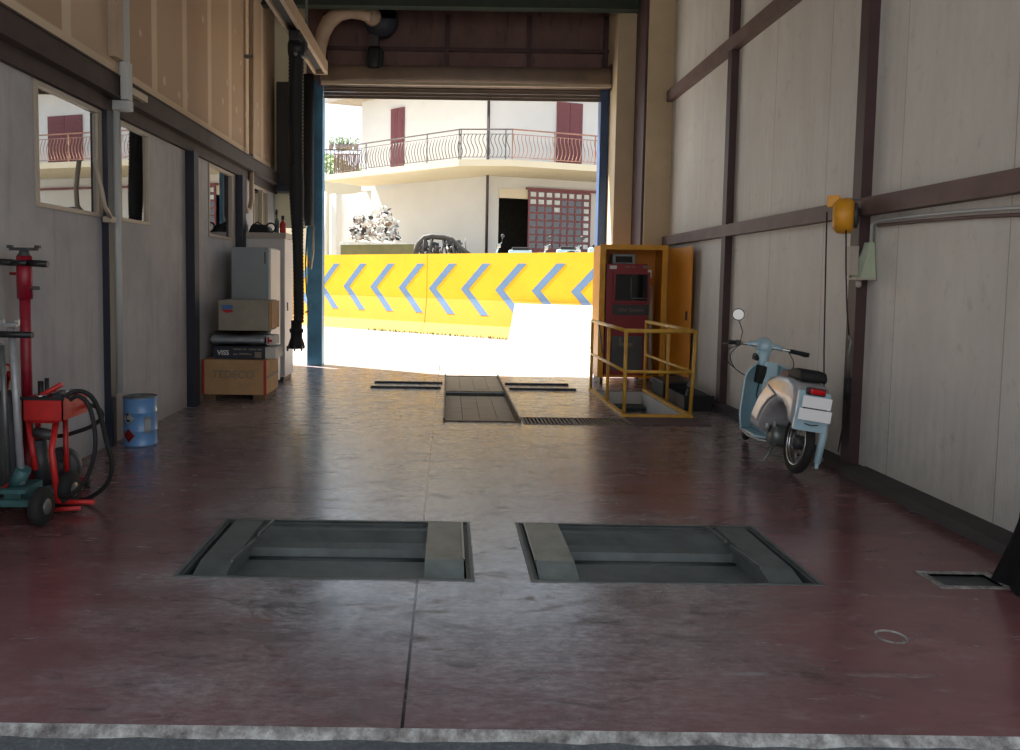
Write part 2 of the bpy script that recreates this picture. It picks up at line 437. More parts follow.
def text(body, size, mat, parent, T, extrude=.001, name='lettering', bold=0):
    cu = bpy.data.curves.new(name, 'FONT'); cu.body = body; cu.size = size; cu.extrude = extrude; cu.align_x = 'CENTER'; cu.align_y = 'CENTER'; cu.offset = bold
    tmp = bpy.data.objects.new('tmp_text', cu); C.objects.link(tmp)
    bpy.context.view_layer.update()
    me = bpy.data.meshes.new_from_object(tmp.evaluated_get(bpy.context.evaluated_depsgraph_get()))
    bpy.data.objects.remove(tmp); bpy.data.curves.remove(cu)
    me.name = name; me.transform(T); me.materials.clear(); me.materials.append(M[mat])
    o = bpy.data.objects.new(name, me); C.objects.link(o)
    root = parent; off = Vector()
    while root is not None: off += root.location; root = root.parent
    me.transform(Matrix.Translation(-off)); o.parent = parent; return o
FACE = Matrix.Rotation(PI/2, 4, 'X')          # text standing up, facing the camera side (-y)
def up_at(x, y, z): return Matrix.Translation((x, y, z)) @ FACE

# ================================================================ SETTING
XL, XR, YB = -2.95, 3.3, 13.6
Y0 = 2.57
ROOF = 6.6
# floor with real recesses (tester pits, inspection pit, stair pit, trench)
holes = [(-1.33, .13, 3.9, 4.82), (.45, 1.87, 3.9, 4.82), (-.04, .78, 8.3, 12.2), (1.98, 2.66, 8.78, 10.8), (.80, 1.93, 8.2, 8.62), (2.5, 2.8, 3.9, 4.07)]
xs = sorted({-3.4, 3.5, *[h[0] for h in holes], *[h[1] for h in holes]}); ys = sorted({Y0, YB+.1, *[h[2] for h in holes], *[h[3] for h in holes]})
m = MB()
for i in range(len(xs)-1):
    for j in range(len(ys)-1):
        cx, cy = (xs[i]+xs[i+1])/2, (ys[j]+ys[j+1])/2
        if any(a < cx < b and c < cy < d for a, b, c, d in holes): continue
        m.quad((xs[i], ys[j], 0), (xs[i+1], ys[j], 0), (xs[i+1], ys[j+1], 0), (xs[i], ys[j+1], 0))
bmesh.ops.remove_doubles(m.b, verts=m.b.verts[:], dist=1e-4)
m.b.normal_update()
# drop skirts at the hole edges
ed = [e for e in m.b.edges if e.is_boundary]
ret = bmesh.ops.extrude_edge_only(m.b, edges=ed)
for v in [g for g in ret['geom'] if isinstance(g, bmesh.types.BMVert)]: v.co.z -= .12
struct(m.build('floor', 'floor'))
# ragged pale front lip + asphalt apron
m = MB(); N = 90; lip = []
for i in range(N+1):
    x = -5+10*i/N; lip.append((x, 2.532+random.uniform(-.012, .012)))
for i in range(N):
    (xa, ya), (xb, yb) = lip[i], lip[i+1]
    m.quad((xa, ya, -.03), (xb, yb, -.03), (xb, Y0, .002), (xa, Y0, .002))
struct(m.build('trim_1', 'edge'))
struct(bx(-12, 12, -12, 2.55, -.2, -.025).build('floor_apron', 'asphalt'))
# outside yard
struct(bx(-30, 35, YB+.1, 26.5, -.3, -.004).build('ground_yard', 'asphalt_out'))
# earth level behind the yellow wall (raised)
bp = Vector((-3.81, 24.12, 0)); bd = Vector((5.31, -4.18, 0)).normalized(); bn = Vector((bd.y, -bd.x, 0)).normalized()
if bn.y > 0: bn = -bn                      # faces the camera
m = MB(); a = bp-bd*16-bn*.25; b = bp+bd*14-bn*.25; a2 = a-bn*45; b2 = b-bn*45
m.hexa([(a.x, a.y, -.1), (b.x, b.y, -.1), (b2.x, b2.y, -.1), (a2.x, a2.y, -.1), (a.x, a.y, 1.75), (b.x, b.y, 1.75), (b2.x, b2.y, 1.75), (a2.x, a2.y, 1.75)])
struct(m.build('ground_bank', 'dirt'))

# left wall: lower plaster wall with four window holes
wins = [(5.74, 6.84, 1.97, 2.86), (7.2, 7.9, 1.97, 2.86), (9.85, 10.93, 1.97, 2.86), (12.1, 13.05, 1.97, 2.86)]
m = MB(); prev = 2.6
m.box(XL-.14, XL, Y0, YB, 0, 1.97); m.box(XL-.14, XL, Y0, YB, 2.86, 3.1)
ycur = Y0
for (a, b, c, d) in wins: m.box(XL-.14, XL, ycur, a, 1.97, 2.86); ycur = b
m.box(XL-.14, XL, ycur, YB, 1.97, 2.86)
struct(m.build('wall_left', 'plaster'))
struct(bx(XL-.14, XL, Y0, YB, 3.1, ROOF).build('wall_left_upper', 'drywall'))
# dim room behind the windows
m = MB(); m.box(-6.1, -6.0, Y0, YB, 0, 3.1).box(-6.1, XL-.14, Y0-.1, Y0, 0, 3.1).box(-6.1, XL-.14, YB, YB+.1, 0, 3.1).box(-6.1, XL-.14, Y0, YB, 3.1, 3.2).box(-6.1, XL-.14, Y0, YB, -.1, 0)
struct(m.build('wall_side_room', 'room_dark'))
for i, (a, b, c, d) in enumerate(wins):
    w = MB(); t = .032
    for (y0, y1, z0, z1) in ((a, a+t, c, d), (b-t, b, c, d), (a+t, b-t, c, c+t), (a+t, b-t, d-t, d)): w.box(XL-.05, XL+.014, y0, y1, z0, z1)
    fr = struct(w.build(f'window_{i+1}', 'frame_beige'))
    bx(XL-.02, XL-.013, a+t, b-t, c+t, d-t).build('pane', 'glass', fr)
    if i == 0:
        s = MB(); y1 = b-.17
        for (p, q, z0, z1) in ((a+t+.002, a+t+.02, c+t, d-t), (b-t-.05, b-t-.002, c+t, d-t)): s.box(XL-.012, XL+.01, p, q, z0, z1)
        s.build('sash', 'frame_beige', fr)
    if i == 3:
        bx(XL-.02, XL+.02, a+.5, a+.55, c+t, d-t).build('mullion', 'frame_beige', fr)
# steel beam above the windows
m = MB(); m.box(XL, -2.83, Y0, YB, 2.99, 3.18); m.box(XL, -2.905, Y0, YB, 2.87, 2.99); m.box(-2.83, -2.815, Y0, YB, 2.99, 3.005); m.box(-2.83, -2.815, Y0, YB, 3.165, 3.18)
struct(m.build('trim_2', 'dark_beam'))
# left wall columns
for i, (a, b) in enumerate(((6.83, 6.94), (9.0, 9.16), (11.1, 11.28))):
    m = MB(); m.box(XL, XL+(.06 if i == 0 else .1), a, b, 0, 2.87)
    struct(m.build(f'trim_{3+i}', 'navy_steel'))
# right wall
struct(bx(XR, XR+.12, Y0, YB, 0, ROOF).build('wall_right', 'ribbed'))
def ibeam(x0, x1, y0, y1, z0, z1):        # H-section column, flange towards the room
    m = MB(); m.box(x0, x0+.015, y0, y1, z0, z1); m.box(x0+.015, x1, (y0+y1)/2-.06, (y0+y1)/2+.06, z0, z1); return m
for i, (a, b) in enumerate(((6.32, 6.56), (9.38, 9.62))):
    struct(bx(XR-.085, XR, a, a+.13, 0, ROOF).build(f'trim_{6+i}', 'brown_steel'))
for i, (z0, z1) in enumerate(((2.03, 2.165), (4.16, 4.31))):
    m = MB(); xo = XR-.1
    m.box(xo, xo+.012, Y0, 12.5, z0, z1) if i == 9 else m.box(xo, xo+.012, Y0, 12.1, z0, z1); m.box(xo+.012, XR, Y0, 12.1, z1-.012, z1); m.box(xo+.012, XR, Y0, 12.1, z0, z0+.012)
    struct(m.build(f'trim_{8+i}', 'brown_steel_light'))
struct(bx(3.1, XR, Y0, 6.2, 0, .07).build('baseboard_right', 'curb_dark'))
struct(bx(3.14, XR, 6.2, 12.1, 0, .06).build('baseboard_right.001', 'curb_dark'))
# corner casing + back wall right of the door
struct(bx(2.92, XR, 12.12, 12.8, 0, ROOF).build('wall_corner', 'cream_panel'))
m = MB(); m.box(2.60, XR, 12.8, YB+.1, 0, ROOF)
struct(m.build('wall_back_right', 'cream_panel'))
struct(bx(2.885, 2.92, 12.16, 12.8, 0, ROOF).build('trim_10', 'brown_steel'))
# back wall left of the door: cream strip above, dark cabinet below is separate
struct(bx(XL, -2.42, YB, YB+.1, 2.3, ROOF).build('wall_back_left', 'cream_bright'))
# panel above the door
m = MB(); m.box(-2.42, 2.60, YB, YB+.1, 4.62, ROOF)
struct(m.build('wall_back_upper', 'upper_panel'))
m = MB()
for x in (-2.1, -.08, 1.28, 2.55): m.box(x-.035, x+.035, YB-.06, YB, 4.9, 5.85)
m.box(-2.1, 2.6, YB-.075, YB, 5.25, 5.31)
struct(m.build('trim_11', 'brown_steel'))
m = MB(); m.box(XL, 2.92, 12.7, 12.72, 5.68, 6.2); m.box(XL, 2.92, 12.6, 12.79, 5.66, 5.68); m.box(XL, 2.92, 12.6, 12.79, 6.2, 6.22)
struct(m.build('trim_12', 'girder_green'))
# roof deck, its unseen front part lengthened to dim the front light
m = MB(); m.box(-3.3, 3.6, -7.0, YB+.15, ROOF, ROOF+.12)
for k in range(9): m.box(-3.1, XR, .2+k*1.6, .28+k*1.6, ROOF-.2, ROOF)
struct(m.build('ceiling', 'ceiling_metal'))

# added unseen wall behind the viewpoint, cuts the light from the front
m = MB(); m.box(-9, 9, -9.6, -9.3, -.03, 5.2)
for k in range(4): m.box(-8+k*4.6, -5.6+k*4.6, -9.3, -9.25, .8, 2.6)
struct(m.build('wall_light_blocker', 'plaster'))

# ================================================================ DOOR OPENING
# blue posts
for i, (x0, x1) in enumerate(((-2.36, -2.11), (2.46, 2.595))):
    m = MB(); m.box(x0, x1, 13.36, 13.38, 0, 4.7); m.box(x0, x0+.02, 13.38, YB, 0, 4.7); m.box(x1-.02, x1, 13.38, YB, 0, 4.7)
    struct(m.build(f'door_post_{i+1}', ('blue_steel', 'navy_blue')[i]))
# rolled shutter
t = thing('roller_shutter', (.27, 13.3, 4.4), 'cream roller shutter rolled up in its housing above the open doorway', 'roller shutter')
m = MB(); m.lathe([(.02, -2.13), (.17, -2.13), (.17, 2.57), (.02, 2.57)], (0, 13.34, 4.78), 'x', 24); m.build('rolled_curtain', 'shutter_roll', t)
m = MB()
for k in range(4): m.box(-2.1, 2.5, 13.42+.004*(k % 2), 13.44, 4.43+k*.055, 4.48+k*.055)
m.build('hanging_slats', 'shutter_brown', t)
m = MB(); m.box(-2.1, 2.58, 13.15, 13.18, 4.60, 4.65); m.build('guide_angle', 'cream_metal', t)
for xe_ in (-2.15, 2.57): MB().box(xe_, xe_+.018, 13.18, 13.5, 4.58, 4.98).build('end_plate', 'brown_steel', t)
# dark cupboard + guide left of the door
t = thing('electrical_cabinet', (-2.72, 13.3, 2.95), 'tall black box mounted high on the back wall left of the doorway', 'cabinet')
bx(-2.86, -2.6, 13.3, 13.58, 2.98, 4.66, bev=.01).build('body', 'black_paint', t)
bx(-2.87, -2.58, 13.27, 13.58, 2.88, 2.98, bev=.008).build('lower_ledge', 'navy_steel', t)
bx(-2.62, -2.595, 13.29, 13.3, 3.6, 3.8).build('handle', 'grey_steel', t)
t = thing('rolled_side_curtain', (-2.3, 13.2, 2.3), 'black rolled curtain hanging in front of the blue door post', 'curtain')
m = MB(); m.tube([(-2.31, 13.2, 4.75), (-2.31, 13.2, 2.5), (-2.3, 13.2, 2.32)], .085, 14, rs=[.085, .09, .07]); m.build('roll', 'black_rubber', t)
m = MB(); m.tube([(-2.24, 13.24, 2.35), (-2.235, 13.22, 1.9), (-2.27, 13.2, 1.62), (-2.3, 13.2, 1.75)], .018, 8); m.build('pull_cord', 'beige_pipe', t)
m = MB(); m.tube([(-2.33, 13.2, 2.3), (-2.36, 13.2, 1.7), (-2.34, 13.2, 1.2), (-2.27, 13.2, .95), (-2.36, 13.2, .9)], .014, 8); m.build('rope', 'teal_paint', t)

# ventilation fan with elbow duct
t = thing('extraction_fan', (-1.15, 13.2, 4.95), 'blue centrifugal fan with curved cream duct above the doorway', 'fan')
D = 13.05
def P(px, py, y=D): return at(px, py, 'y', y)
arc = [P(x, y) for x, y in ((322, 72), (319, 60), (320, 46), (323, 33), (329, 22), (338, 14), (350, 10.5), (362, 12), (372, 16))]
m = MB(); m.tube(arc, .11, 18, rs=[.09, .1, .11, .115, .12, .12, .12, .12, .115]); m.build('elbow_duct', 'beige_pipe', t)
c = P(372, 16); m = MB(); m.lathe([(.02, -.03), (.14, -.03), (.14, .08), (.02, .08)], (c.x, D+.0, c.z), 'y', 26); m.build('duct_flange', 'beige_pipe', t)
c = P(381, 20, 13.3); m = MB(); m.lathe([(.02, -.1), (.27, -.1), (.28, 0), (.27, .12), (.02, .12)], (c.x, 13.3, c.z), 'y', 30); m.box(c.x+.02, c.x+.24, 13.2, 13.42, c.z, c.z+.42); m.build('blower_housing', 'navy_steel', t)
a = P(376, 34, 13.4); b = P(364, 66, 13.4)
m = MB(); m.lathe([(.02, 0), (.13, 0), (.14, .03), (.14, .3), (.1, .36), (.02, .36)], ((P(365, 60).x+P(381, 60).x)/2, 13.3, P(370, 66).z), 'z', 22)
for k in range(10):
    aa = k*2*PI/10; x = (P(365, 60).x+P(381, 60).x)/2
    m.box(x+.14*math.cos(aa)-.01, x+.14*math.cos(aa)+.01, 13.3+.14*math.sin(aa)-.01, 13.3+.14*math.sin(aa)+.01, P(370, 66).z+.03, P(370, 66).z+.3)
m.build('motor', 'black_paint', t)
bx(P(369, 34).x, P(377, 34).x, 13.25, 13.4, P(369, 44).z, P(369, 30).z).build('motor_bracket', 'dark_grey', t)
bx(P(376, 6).x, P(391, 6).x, 13.2, 13.4, P(376, 5, 13.3).z, P(376, -6, 13.3).z).build('upper_duct', 'cream_metal', t)

# exhaust rail and hose
t = thing('exhaust_rail', (-1.92, 8, 4.5), 'cream slotted exhaust extraction rail running along the ceiling at left', 'rail')
m = MB(); m.box(-2.05, -2.01, 2.8, 12.1, 4.5, 4.67).box(-1.89, -1.84, 2.8, 12.1, 4.5, 4.67).box(-2.01, -1.89, 2.8, 12.1, 4.61, 4.67); m.build('channel', 'beige_pipe', t)
bx(-2.005, -1.895, 2.9, 12.0, 4.535, 4.555).build('slot_seal', 'black_rubber', t)
bx(-2.05, -1.84, 12.1, 12.12, 4.49, 4.68).build('end_cap', 'beige_pipe', t)
for y in (4.0, 7.4, 10.9): MB().box(-1.96, -1.93, y, y+.04, 4.67, ROOF).build('hanger', 'grey_steel', t)
t = thing('exhaust_hose', (-1.93, 10.25, .56), 'black corrugated exhaust hose hanging from the rail with flared nozzle', 'hose')
hx, hy = -1.94, 10.25
m = MB(); pts, rs = [], []
for k in range(150):
    z = 4.3-k*(3.4/149); pts.append((hx+.02*math.sin(z*1.3), hy+.015*math.sin(z*2.1), z)); f_ = .072+.026*max(0, min(1, (z-1.9)/.6)); rs.append(f_*.9 if k % 2 else f_)
m.tube(pts, .07, 14, rs=rs); m.build('corrugated_tube', 'black_rubber', t)
m = MB(); m.lathe([(.02, 0), (.11, 0), (.105, .05), (.075, .14), (.075, .2), (.09, .21), (.09, .25), (.07, .26), (.07, .36), (.02, .36)], (hx-.005, hy, .57), 'z', 20); m.build('nozzle', 'black_rubber', t)
m = MB()
for a in range(3): MB().box(hx-.11+.09*a, hx-.09+.09*a, hy-.12, hy-.08, .545, .61).build('nozzle_clip', 'dark_grey', t)
m = MB(); m.box(-2.0, -1.86, 10.0, 10.55, 4.38, 4.5, bev=.01); m.lathe([(.02, -.1), (.11, -.1), (.12, 0), (.11, .1), (.02, .1)], (hx, hy, 4.33), 'x', 20); m.build('trolley', 'black_paint', t)
m = MB(); m.tube([(hx-.02, hy-.08, 4.3), (hx-.1, hy-.06, 3.6), (hx-.03, hy-.08, 2.9)], .018, 8); m.build('lift_cord', 'black_rubber', t)
m = MB(); m.lathe([(.01, -.01), (.025, -.01), (.025, .01), (.01, .01)], (hx, hy-.12, 4.25), 'y', 12); m.build('bolt', 'grey_steel', t)

# pipes on the left wall
t = thing('drain_pipe', (-2.84, 6.98, .45), 'white vertical pipe fixed beside the dark blue wall column', 'pipe')
MB().cyl((-2.90, 7.02, .45), (-2.90, 7.02, 2.98), .036).build('pipe', 'white_pvc', t)
m = MB(); m.box(-2.82, -2.75, 6.93, 7.03, 2.98, 3.3, bev=.01).box(-2.935, -2.76, 6.97, 7.07, 2.90, 2.985, bev=.01); m.build('fitting', 'white_pvc', t)
m = MB(); m.box(-2.81, -2.76, 7.03, 7.4, 3.05, 3.11); m.build('side_arm', 'cream_metal', t)
t = thing('cable_duct', (-2.9, 7.1, 3.36), 'cream square duct rising up the plasterboard above the white pipe', 'duct')
bx(XL+.003, -2.88, 7.0, 7.16, 3.36, ROOF-.02).build('duct', 'beige_pipe', t)
bx(XL+.003, -2.90, 7.22, 7.36, 3.2, ROOF-.02).build('backing_strip', 'white_pvc', t)
t = thing('bent_pipe', (-2.88, 11.7, 2.3), 'cream vertical pipe with a U bend beside the third window', 'pipe')
pp = [(-2.87, 11.68, ROOF-.02), (-2.87, 11.68, 2.6), (-2.88, 11.66, 2.5), (-2.88, 11.58, 2.43), (-2.88, 11.45, 2.41), (-2.88, 11.36, 2.45), (-2.88, 11.34, 2.55), (-2.88, 11.34, 2.86)]
MB().tube(pp, .035, 12).build('pipe', 'beige_pipe', t)
for zc_ in (3.2, 4.6): MB().box(XL, -2.84, 11.64, 11.72, zc_, zc_+.04).build('clamp', 'grey_steel', t)
m = MB(); m.tube([(-2.9, 11.4, 2.35), (-2.89, 11.5, 2.2), (-2.9, 11.55, 1.7), (-2.9, 11.55, 1.2)], .014, 8); m.build('hose_tail', 'white_pvc', t)
t = thing('window_stay', (-2.9, 6.75, 2.0), 'pale curved stay arm hanging at the edge of the first window', 'window stay')
m = MB(); m.tube([(-2.9, 6.60, 2.42), (-2.86, 6.62, 2.2), (-2.85, 6.66, 2.05), (-2.86, 6.80, 1.97)], .02, 8); m.build('arm', 'frame_beige', t)
MB().box(-2.92, -2.85, 6.78, 6.9, 1.93, 1.98).build('catch', 'frame_beige', t)

# ================================================================ LEFT: cabinets and boxes
t = thing('storage_cabinet', (-2.6, 11.6, 0), 'tall white cabinet by the back wall with tools on its top', 'cabinet')
bx(-2.9, -2.31, 11.3, 11.9, .06, 2.02, bev=.006).build('body', 'cabinet_white', t)
bx(-2.93, -2.29, 11.27, 11.93, 2.02, 2.1, bev=.005).build('top_board', 'cabinet_beige', t)
bx(-2.88, -2.33, 11.32, 11.88, 0, .06).build('plinth', 'dark_grey', t)
m = MB(); m.box(-2.306, -2.295, 11.45, 11.47, 1.0, 1.12); m.build('handle', 'black_paint', t)
t = thing('metal_locker', (-2.6, 10.7, 0), 'grey metal locker behind the stacked cardboard boxes', 'locker')
bx(-2.80, -2.33, 10.35, 10.95, .08, 1.86, bev=.006).build('body', 'cabinet_grey', t)
m = MB(); m.box(-2.79, -2.34, 10.33, 10.35, .12, 1.84); m.build('door', 'cabinet_grey', t)
m = MB(); m.box(-2.33, -2.30, 10.36, 10.94, .08, 1.84); m.build('side_panel', 'cabinet_white', t)
bx(-2.37, -2.36, 10.31, 10.33, 1.65, 1.8).build('handle', 'black_paint', t)
m = MB(); m.lathe([(.005, -.01), (.03, -.01), (.03, .02), (.005, .02)], (-2.295, 10.5, .62), 'x', 12); m.build('side_knob', 'black_paint', t)
MB().box(-2.78, -2.35, 10.4, 10.9, 0, .08).build('plinth', 'dark_grey', t)

t = thing('cardboard_box', (-2.6, 9.8, 0), 'big brown cardboard box with red taped edges, lowest of the stack', 'box', 'stacked boxes by the locker')
bx(-2.93, -2.17, 9.50, 10.2, .07, .49, bev=.004).build('carton', 'card_brown', t)
bx(-2.93, -2.905, 9.492, 9.50, .07, .49).build('edge_tape', 'tape_red', t)
MB().box(-2.195, -2.164, 9.492, 9.50, .07, .49).box(-2.17, -2.164, 9.50, 9.52, .07, .49).build('edge_tape', 'tape_red', t)
bx(-2.17, -2.164, 9.56, 10.18, .26, .29).build('side_tape', 'print_grey', t)
m = MB()
for x in (-2.85, -2.26): MB().box(x-.07, x+.07, 9.54, 10.16, 0, .07).build('pallet_foot', 'wood_block', t)
text('TEDECO', .13, 'print_grey', t, up_at(-2.56, 9.497, .31), bold=.002)
text('S.r.l.', .06, 'print_grey', t, up_at(-2.44, 9.497, .2))
t = thing('carton', (-2.58, 9.9, .49), 'flat dark navy printed carton lying on the big brown box', 'box', 'stacked boxes by the locker')
bx(-2.82, -2.2, 9.58, 10.1, .492, .64, bev=.003).build('carton', 'carton_navy', t)
m = MB(); m.box(-2.198, -2.08, 9.60, 10.08, .497, .635); m.build('open_flap', 'carton_white', t)
text('VISS', .08, 'print_white', t, up_at(-2.70, 9.577, .565), bold=.002)
m = MB()
for k, (x0, x1, z) in enumerate(((-2.62, -2.52, .61), (-2.5, -2.46, .61), (-2.43, -2.34, .61), (-2.33, -2.27, .61), (-2.62, -2.57, .55), (-2.55, -2.43, .555), (-2.42, -2.40, .55))): m.box(x0+.04, x1+.04, 9.576, 9.58, z-.009, z+.009)
m.build('printed_lines', 'print_grey', t)
bx(-2.32, -2.24, 9.575, 9.58, .51, .58).build('sticker', 'print_grey', t)
# wrapped bag
m = MB()
def bag(u, v):
    a = u*2*PI; w = .085+.006*math.sin(v*19)+.008*math.sin(a*3+v*9)
    return (-2.88+.66*v, 9.85+.24*math.cos(a)*(1 if .0 < v < 1 else .8), .718+.8*w*math.sin(a)*(1 if .02 < v < .98 else .7))
m.grid(bag, 24, 24)
bag_o = m.build('wrapped_parcel', 'silver_bag'); tag(bag_o, 'silver plastic wrapped parcel lying between the dark carton and the top box', 'parcel')
t = thing('crumpled_packet', (-2.15, 9.8, .66), 'white and red crumpled packet at the right end of the parcel', 'packet')
bx(-2.195, -2.09, 9.62, 9.9, .66, .78, bev=.02).build('wrapper', 'carton_white', t)
MB().box(-2.175, -2.155, 9.614, 9.62, .68, .76).box(-2.155, -2.12, 9.614, 9.62, .70, .73).build('red_print', 'tape_red', t)
m = MB()
def fl(u, v): return (-2.84+.62*u, 9.58+.50*v, .81+.008*math.sin(u*8+v*3)-.02*(1-v)*math.sin(u*PI))
m.grid(fl, 14, 6, .01)
tag(m.build('cardboard_sheet', 'card_dark'), 'brown sagging cardboard sheet under the topmost grey box', 'cardboard sheet')
t = thing('cardboard_box', (-2.46, 9.85, .835), 'faded grey-brown cardboard box with blue and red logo, topmost of the stack', 'box', 'stacked boxes by the locker')
bx(-2.76, -2.16, 9.60, 10.05, .835, 1.20, bev=.004).build('carton', 'card_grey', t)
m = MB(); m.box(-2.158, -2.12, 9.62, 10.03, .86, 1.19); m.build('side_flap', 'card_brown', t)
m = MB(); m.prism([(-2.72, 1.09), (-2.60, 1.09), (-2.58, 1.12), (-2.60, 1.14), (-2.72, 1.14)], 'y', 9.593, 9.60); m.build('blue_logo', 'print_blue', t)
m = MB(); m.prism([(-2.72, 1.085), (-2.60, 1.085), (-2.58, 1.06), (-2.66, 1.045), (-2.70, 1.06)], 'y', 9.592, 9.60); m.build('red_logo', 'tape_red', t)

# things on the white cabinet
t = thing('tool_bag', (-2.68, 11.5, 2.1), 'black soft tool bag lying on the white cabinet', 'bag')
m = MB(); m.prism([(-2.86, 2.10), (-2.82, 2.2), (-2.78, 2.24), (-2.72, 2.225), (-2.62, 2.22), (-2.57, 2.18), (-2.54, 2.10)], 'y', 11.42, 11.66, .015); m.build('body', 'black_rubber', t)
MB().tube([(-2.8, 11.5, 2.22), (-2.74, 11.48, 2.26), (-2.66, 11.5, 2.21)], .01, 6).build('strap', 'black_rubber', t)
t = thing('cable_coil', (-2.52, 11.45, 2.1), 'dark coiled cable standing beside the tool bag', 'cable')
MB().torus((-2.53, 11.4, 2.175), 'y', .065, .012).build('coil', 'black_rubber', t)
t = thing('spray_bottle', (-2.45, 11.5, 2.1), 'dark green upright bottle between cable coil and red bottle', 'bottle')
m = MB(); m.lathe([(.03, 0), (.032, .01), (.032, .17), (.012, .22), (.012, .34), (.01, .34)], (-2.455, 11.45, 2.1), 'z', 16); m.build('body', 'teal_paint', t)
MB().box(-2.47, -2.44, 11.42, 11.45, 2.36, 2.42).build('nozzle', 'black_paint', t)
t = thing('red_bottle', (-2.36, 11.5, 2.1), 'red bottle with black cap at the right edge of the white cabinet', 'bottle')
m = MB(); m.lathe([(.04, 0), (.045, .01), (.045, .13), (.015, .18), (.01, .2)], (-2.37, 11.45, 2.1), 'z', 16); m.build('body', 'red_paint', t)
MB().cyl((-2.37, 11.45, 2.29), (-2.37, 11.45, 2.35), .022).build('cap', 'black_paint', t)

# blue solvent can
cx_, cy_ = -2.70, 6.98
t = thing('paint_can', (cx_, cy_, 0), 'blue metal solvent can with hazard diamonds on the floor by the left wall', 'can')
m = MB(); m.lathe([(.02, .008), (.139, .008), (.143, 0), (.145, .012), (.141, .02), (.141, .13), (.144, .135), (.141, .14), (.141, .29), (.144, .295), (.141, .30), (.141, .40), (.145, .41), (.145, .42), (.02, .42)], (cx_, cy_, 0), 'z', 36); m.build('body', 'can_blue', t)
m = MB(); m.torus((cx_, cy_, .425), 'z', .141, .006).lathe([(.01, .405), (.12, .405), (.13, .422), (.01, .423)], (cx_, cy_, 0), 'z', 30).lathe([(.01, 0), (.04, 0), (.04, .015), (.01, .015)], (cx_-.03, cy_-.03, .42), 'z', 16); m.build('lid', 'grey_steel', t)
def patch(a, z, wa, hz, name, mat, dia=True):
    # flat symbol wrapped round the can's side
    m = MB(); n = 12
    def f(u, v):
        x = (u-.5)*2; half = (1-abs(x)) if dia else 1
        return (cx_+.1455*math.sin(a+x*wa), cy_-.1455*math.cos(a+x*wa), z+(v-.5)*2*hz*max(half, .01))
    m.grid(f, n, 4, .002); return m.build(name, mat, t)
a0 = -.05-.42
a0 = -.36
patch(a0, .25, .40, .062, 'hazard_diamond', 'print_white')
patch(a0, .10, .40, .062, 'hazard_diamond', 'label_red')
patch(.80, .19, .22, .07, 'label', 'print_white', False)
def mark(a, z, s):
    m = MB(); rr = .1495
    for (da, dz, w, h) in ((-.1, .0, .06, .06), (.02, -.025, .2, .02), (-.02, .03, .12, .02)):
        p = [(cx_+rr*math.sin(a+da+i*w/2), cy_-rr*math.cos(a+da+i*w/2), z+dz+j*h/2) for i, j in ((-1, -1), (1, -1), (1, 1), (-1, 1))]
        m.quad(*p)
    m.build('hazard_mark', 'black_paint', t)
mark(a0, .255, 1)

# ================================================================ LEFT: jacks and cart
def Q(px, py, y): return at(px, py, 'y', y)
# tall red telescopic jack
Yr = 5.25
b = Q(24, 256, Yr); x0 = Q(25, 300, Yr).x; zt = b.z
t = thing('transmission_jack', (x0, Yr, 0), 'tall red telescopic jack stand with black crossbar handles by the left wall', 'jack')
m = MB(); m.cyl((x0, Yr, .35), (x0, Yr, zt-.12), .034, 18); m.build('pole', 'dark_red_paint', t)
m = MB(); m.cyl((x0, Yr, zt-.28), (x0, Yr, zt), .048, 18); m.build('top_sleeve', 'dark_red_paint', t)
zb = Q(25, 263, Yr).z
m = MB(); m.cyl((x0-.17, Yr-.03, zb+.006), (x0-.045, Yr-.03, zb), .022, 12).cyl((x0+.045, Yr-.03, zb), (x0+.17, Yr-.03, zb-.006), .022, 12).cyl((x0-.05, Yr-.055, zb), (x0+.05, Yr-.055, zb), .018, 10); m.build('crossbar', 'black_paint', t)
m = MB(); m.lathe([(.02, 0), (.045, 0), (.03, .02), (.03, .05), (.02, .05)], (x0, Yr, zt), 'z', 16); m.bar((x0-.09, Yr, zt+.045), (x0+.09, Yr, zt+.045), .03, .02); m.bar((x0-.09, Yr, zt+.05), (x0-.09, Yr, zt+.07), .03).bar((x0+.09, Yr, zt+.05), (x0+.09, Yr, zt+.07), .03); m.build('saddle', 'dark_grey', t)
zz = Q(25, 288, Yr).z
MB().cyl((x0, Yr, zz), (x0+.10, Yr-.01, zz), .012, 8).build('lock_pin', 'dark_grey', t); MB().cyl((x0, Yr, zb-.07), (x0-.09, Yr-.01, zb-.07), .01, 8).build('lock_pin', 'dark_red_paint', t)
m = MB(); m.cyl((x0, Yr, .05), (x0, Yr, .4), .055, 18); m.build('base_cylinder', 'dark_red_paint', t)
for (dx, dy) in ((.3, -.2), (-.12, -.3), (.25, .3), (-.12, .3)):
    MB().bar((x0, Yr, .12), (x0+dx, Yr+dy, .045), .045).build('leg', 'dark_red_paint', t)
    MB().lathe([(.01, -.015), (.03, -.015), (.03, .015), (.01, .015)], (x0+dx, Yr+dy, .03), 'x', 14).build('caster', 'black_rubber', t)

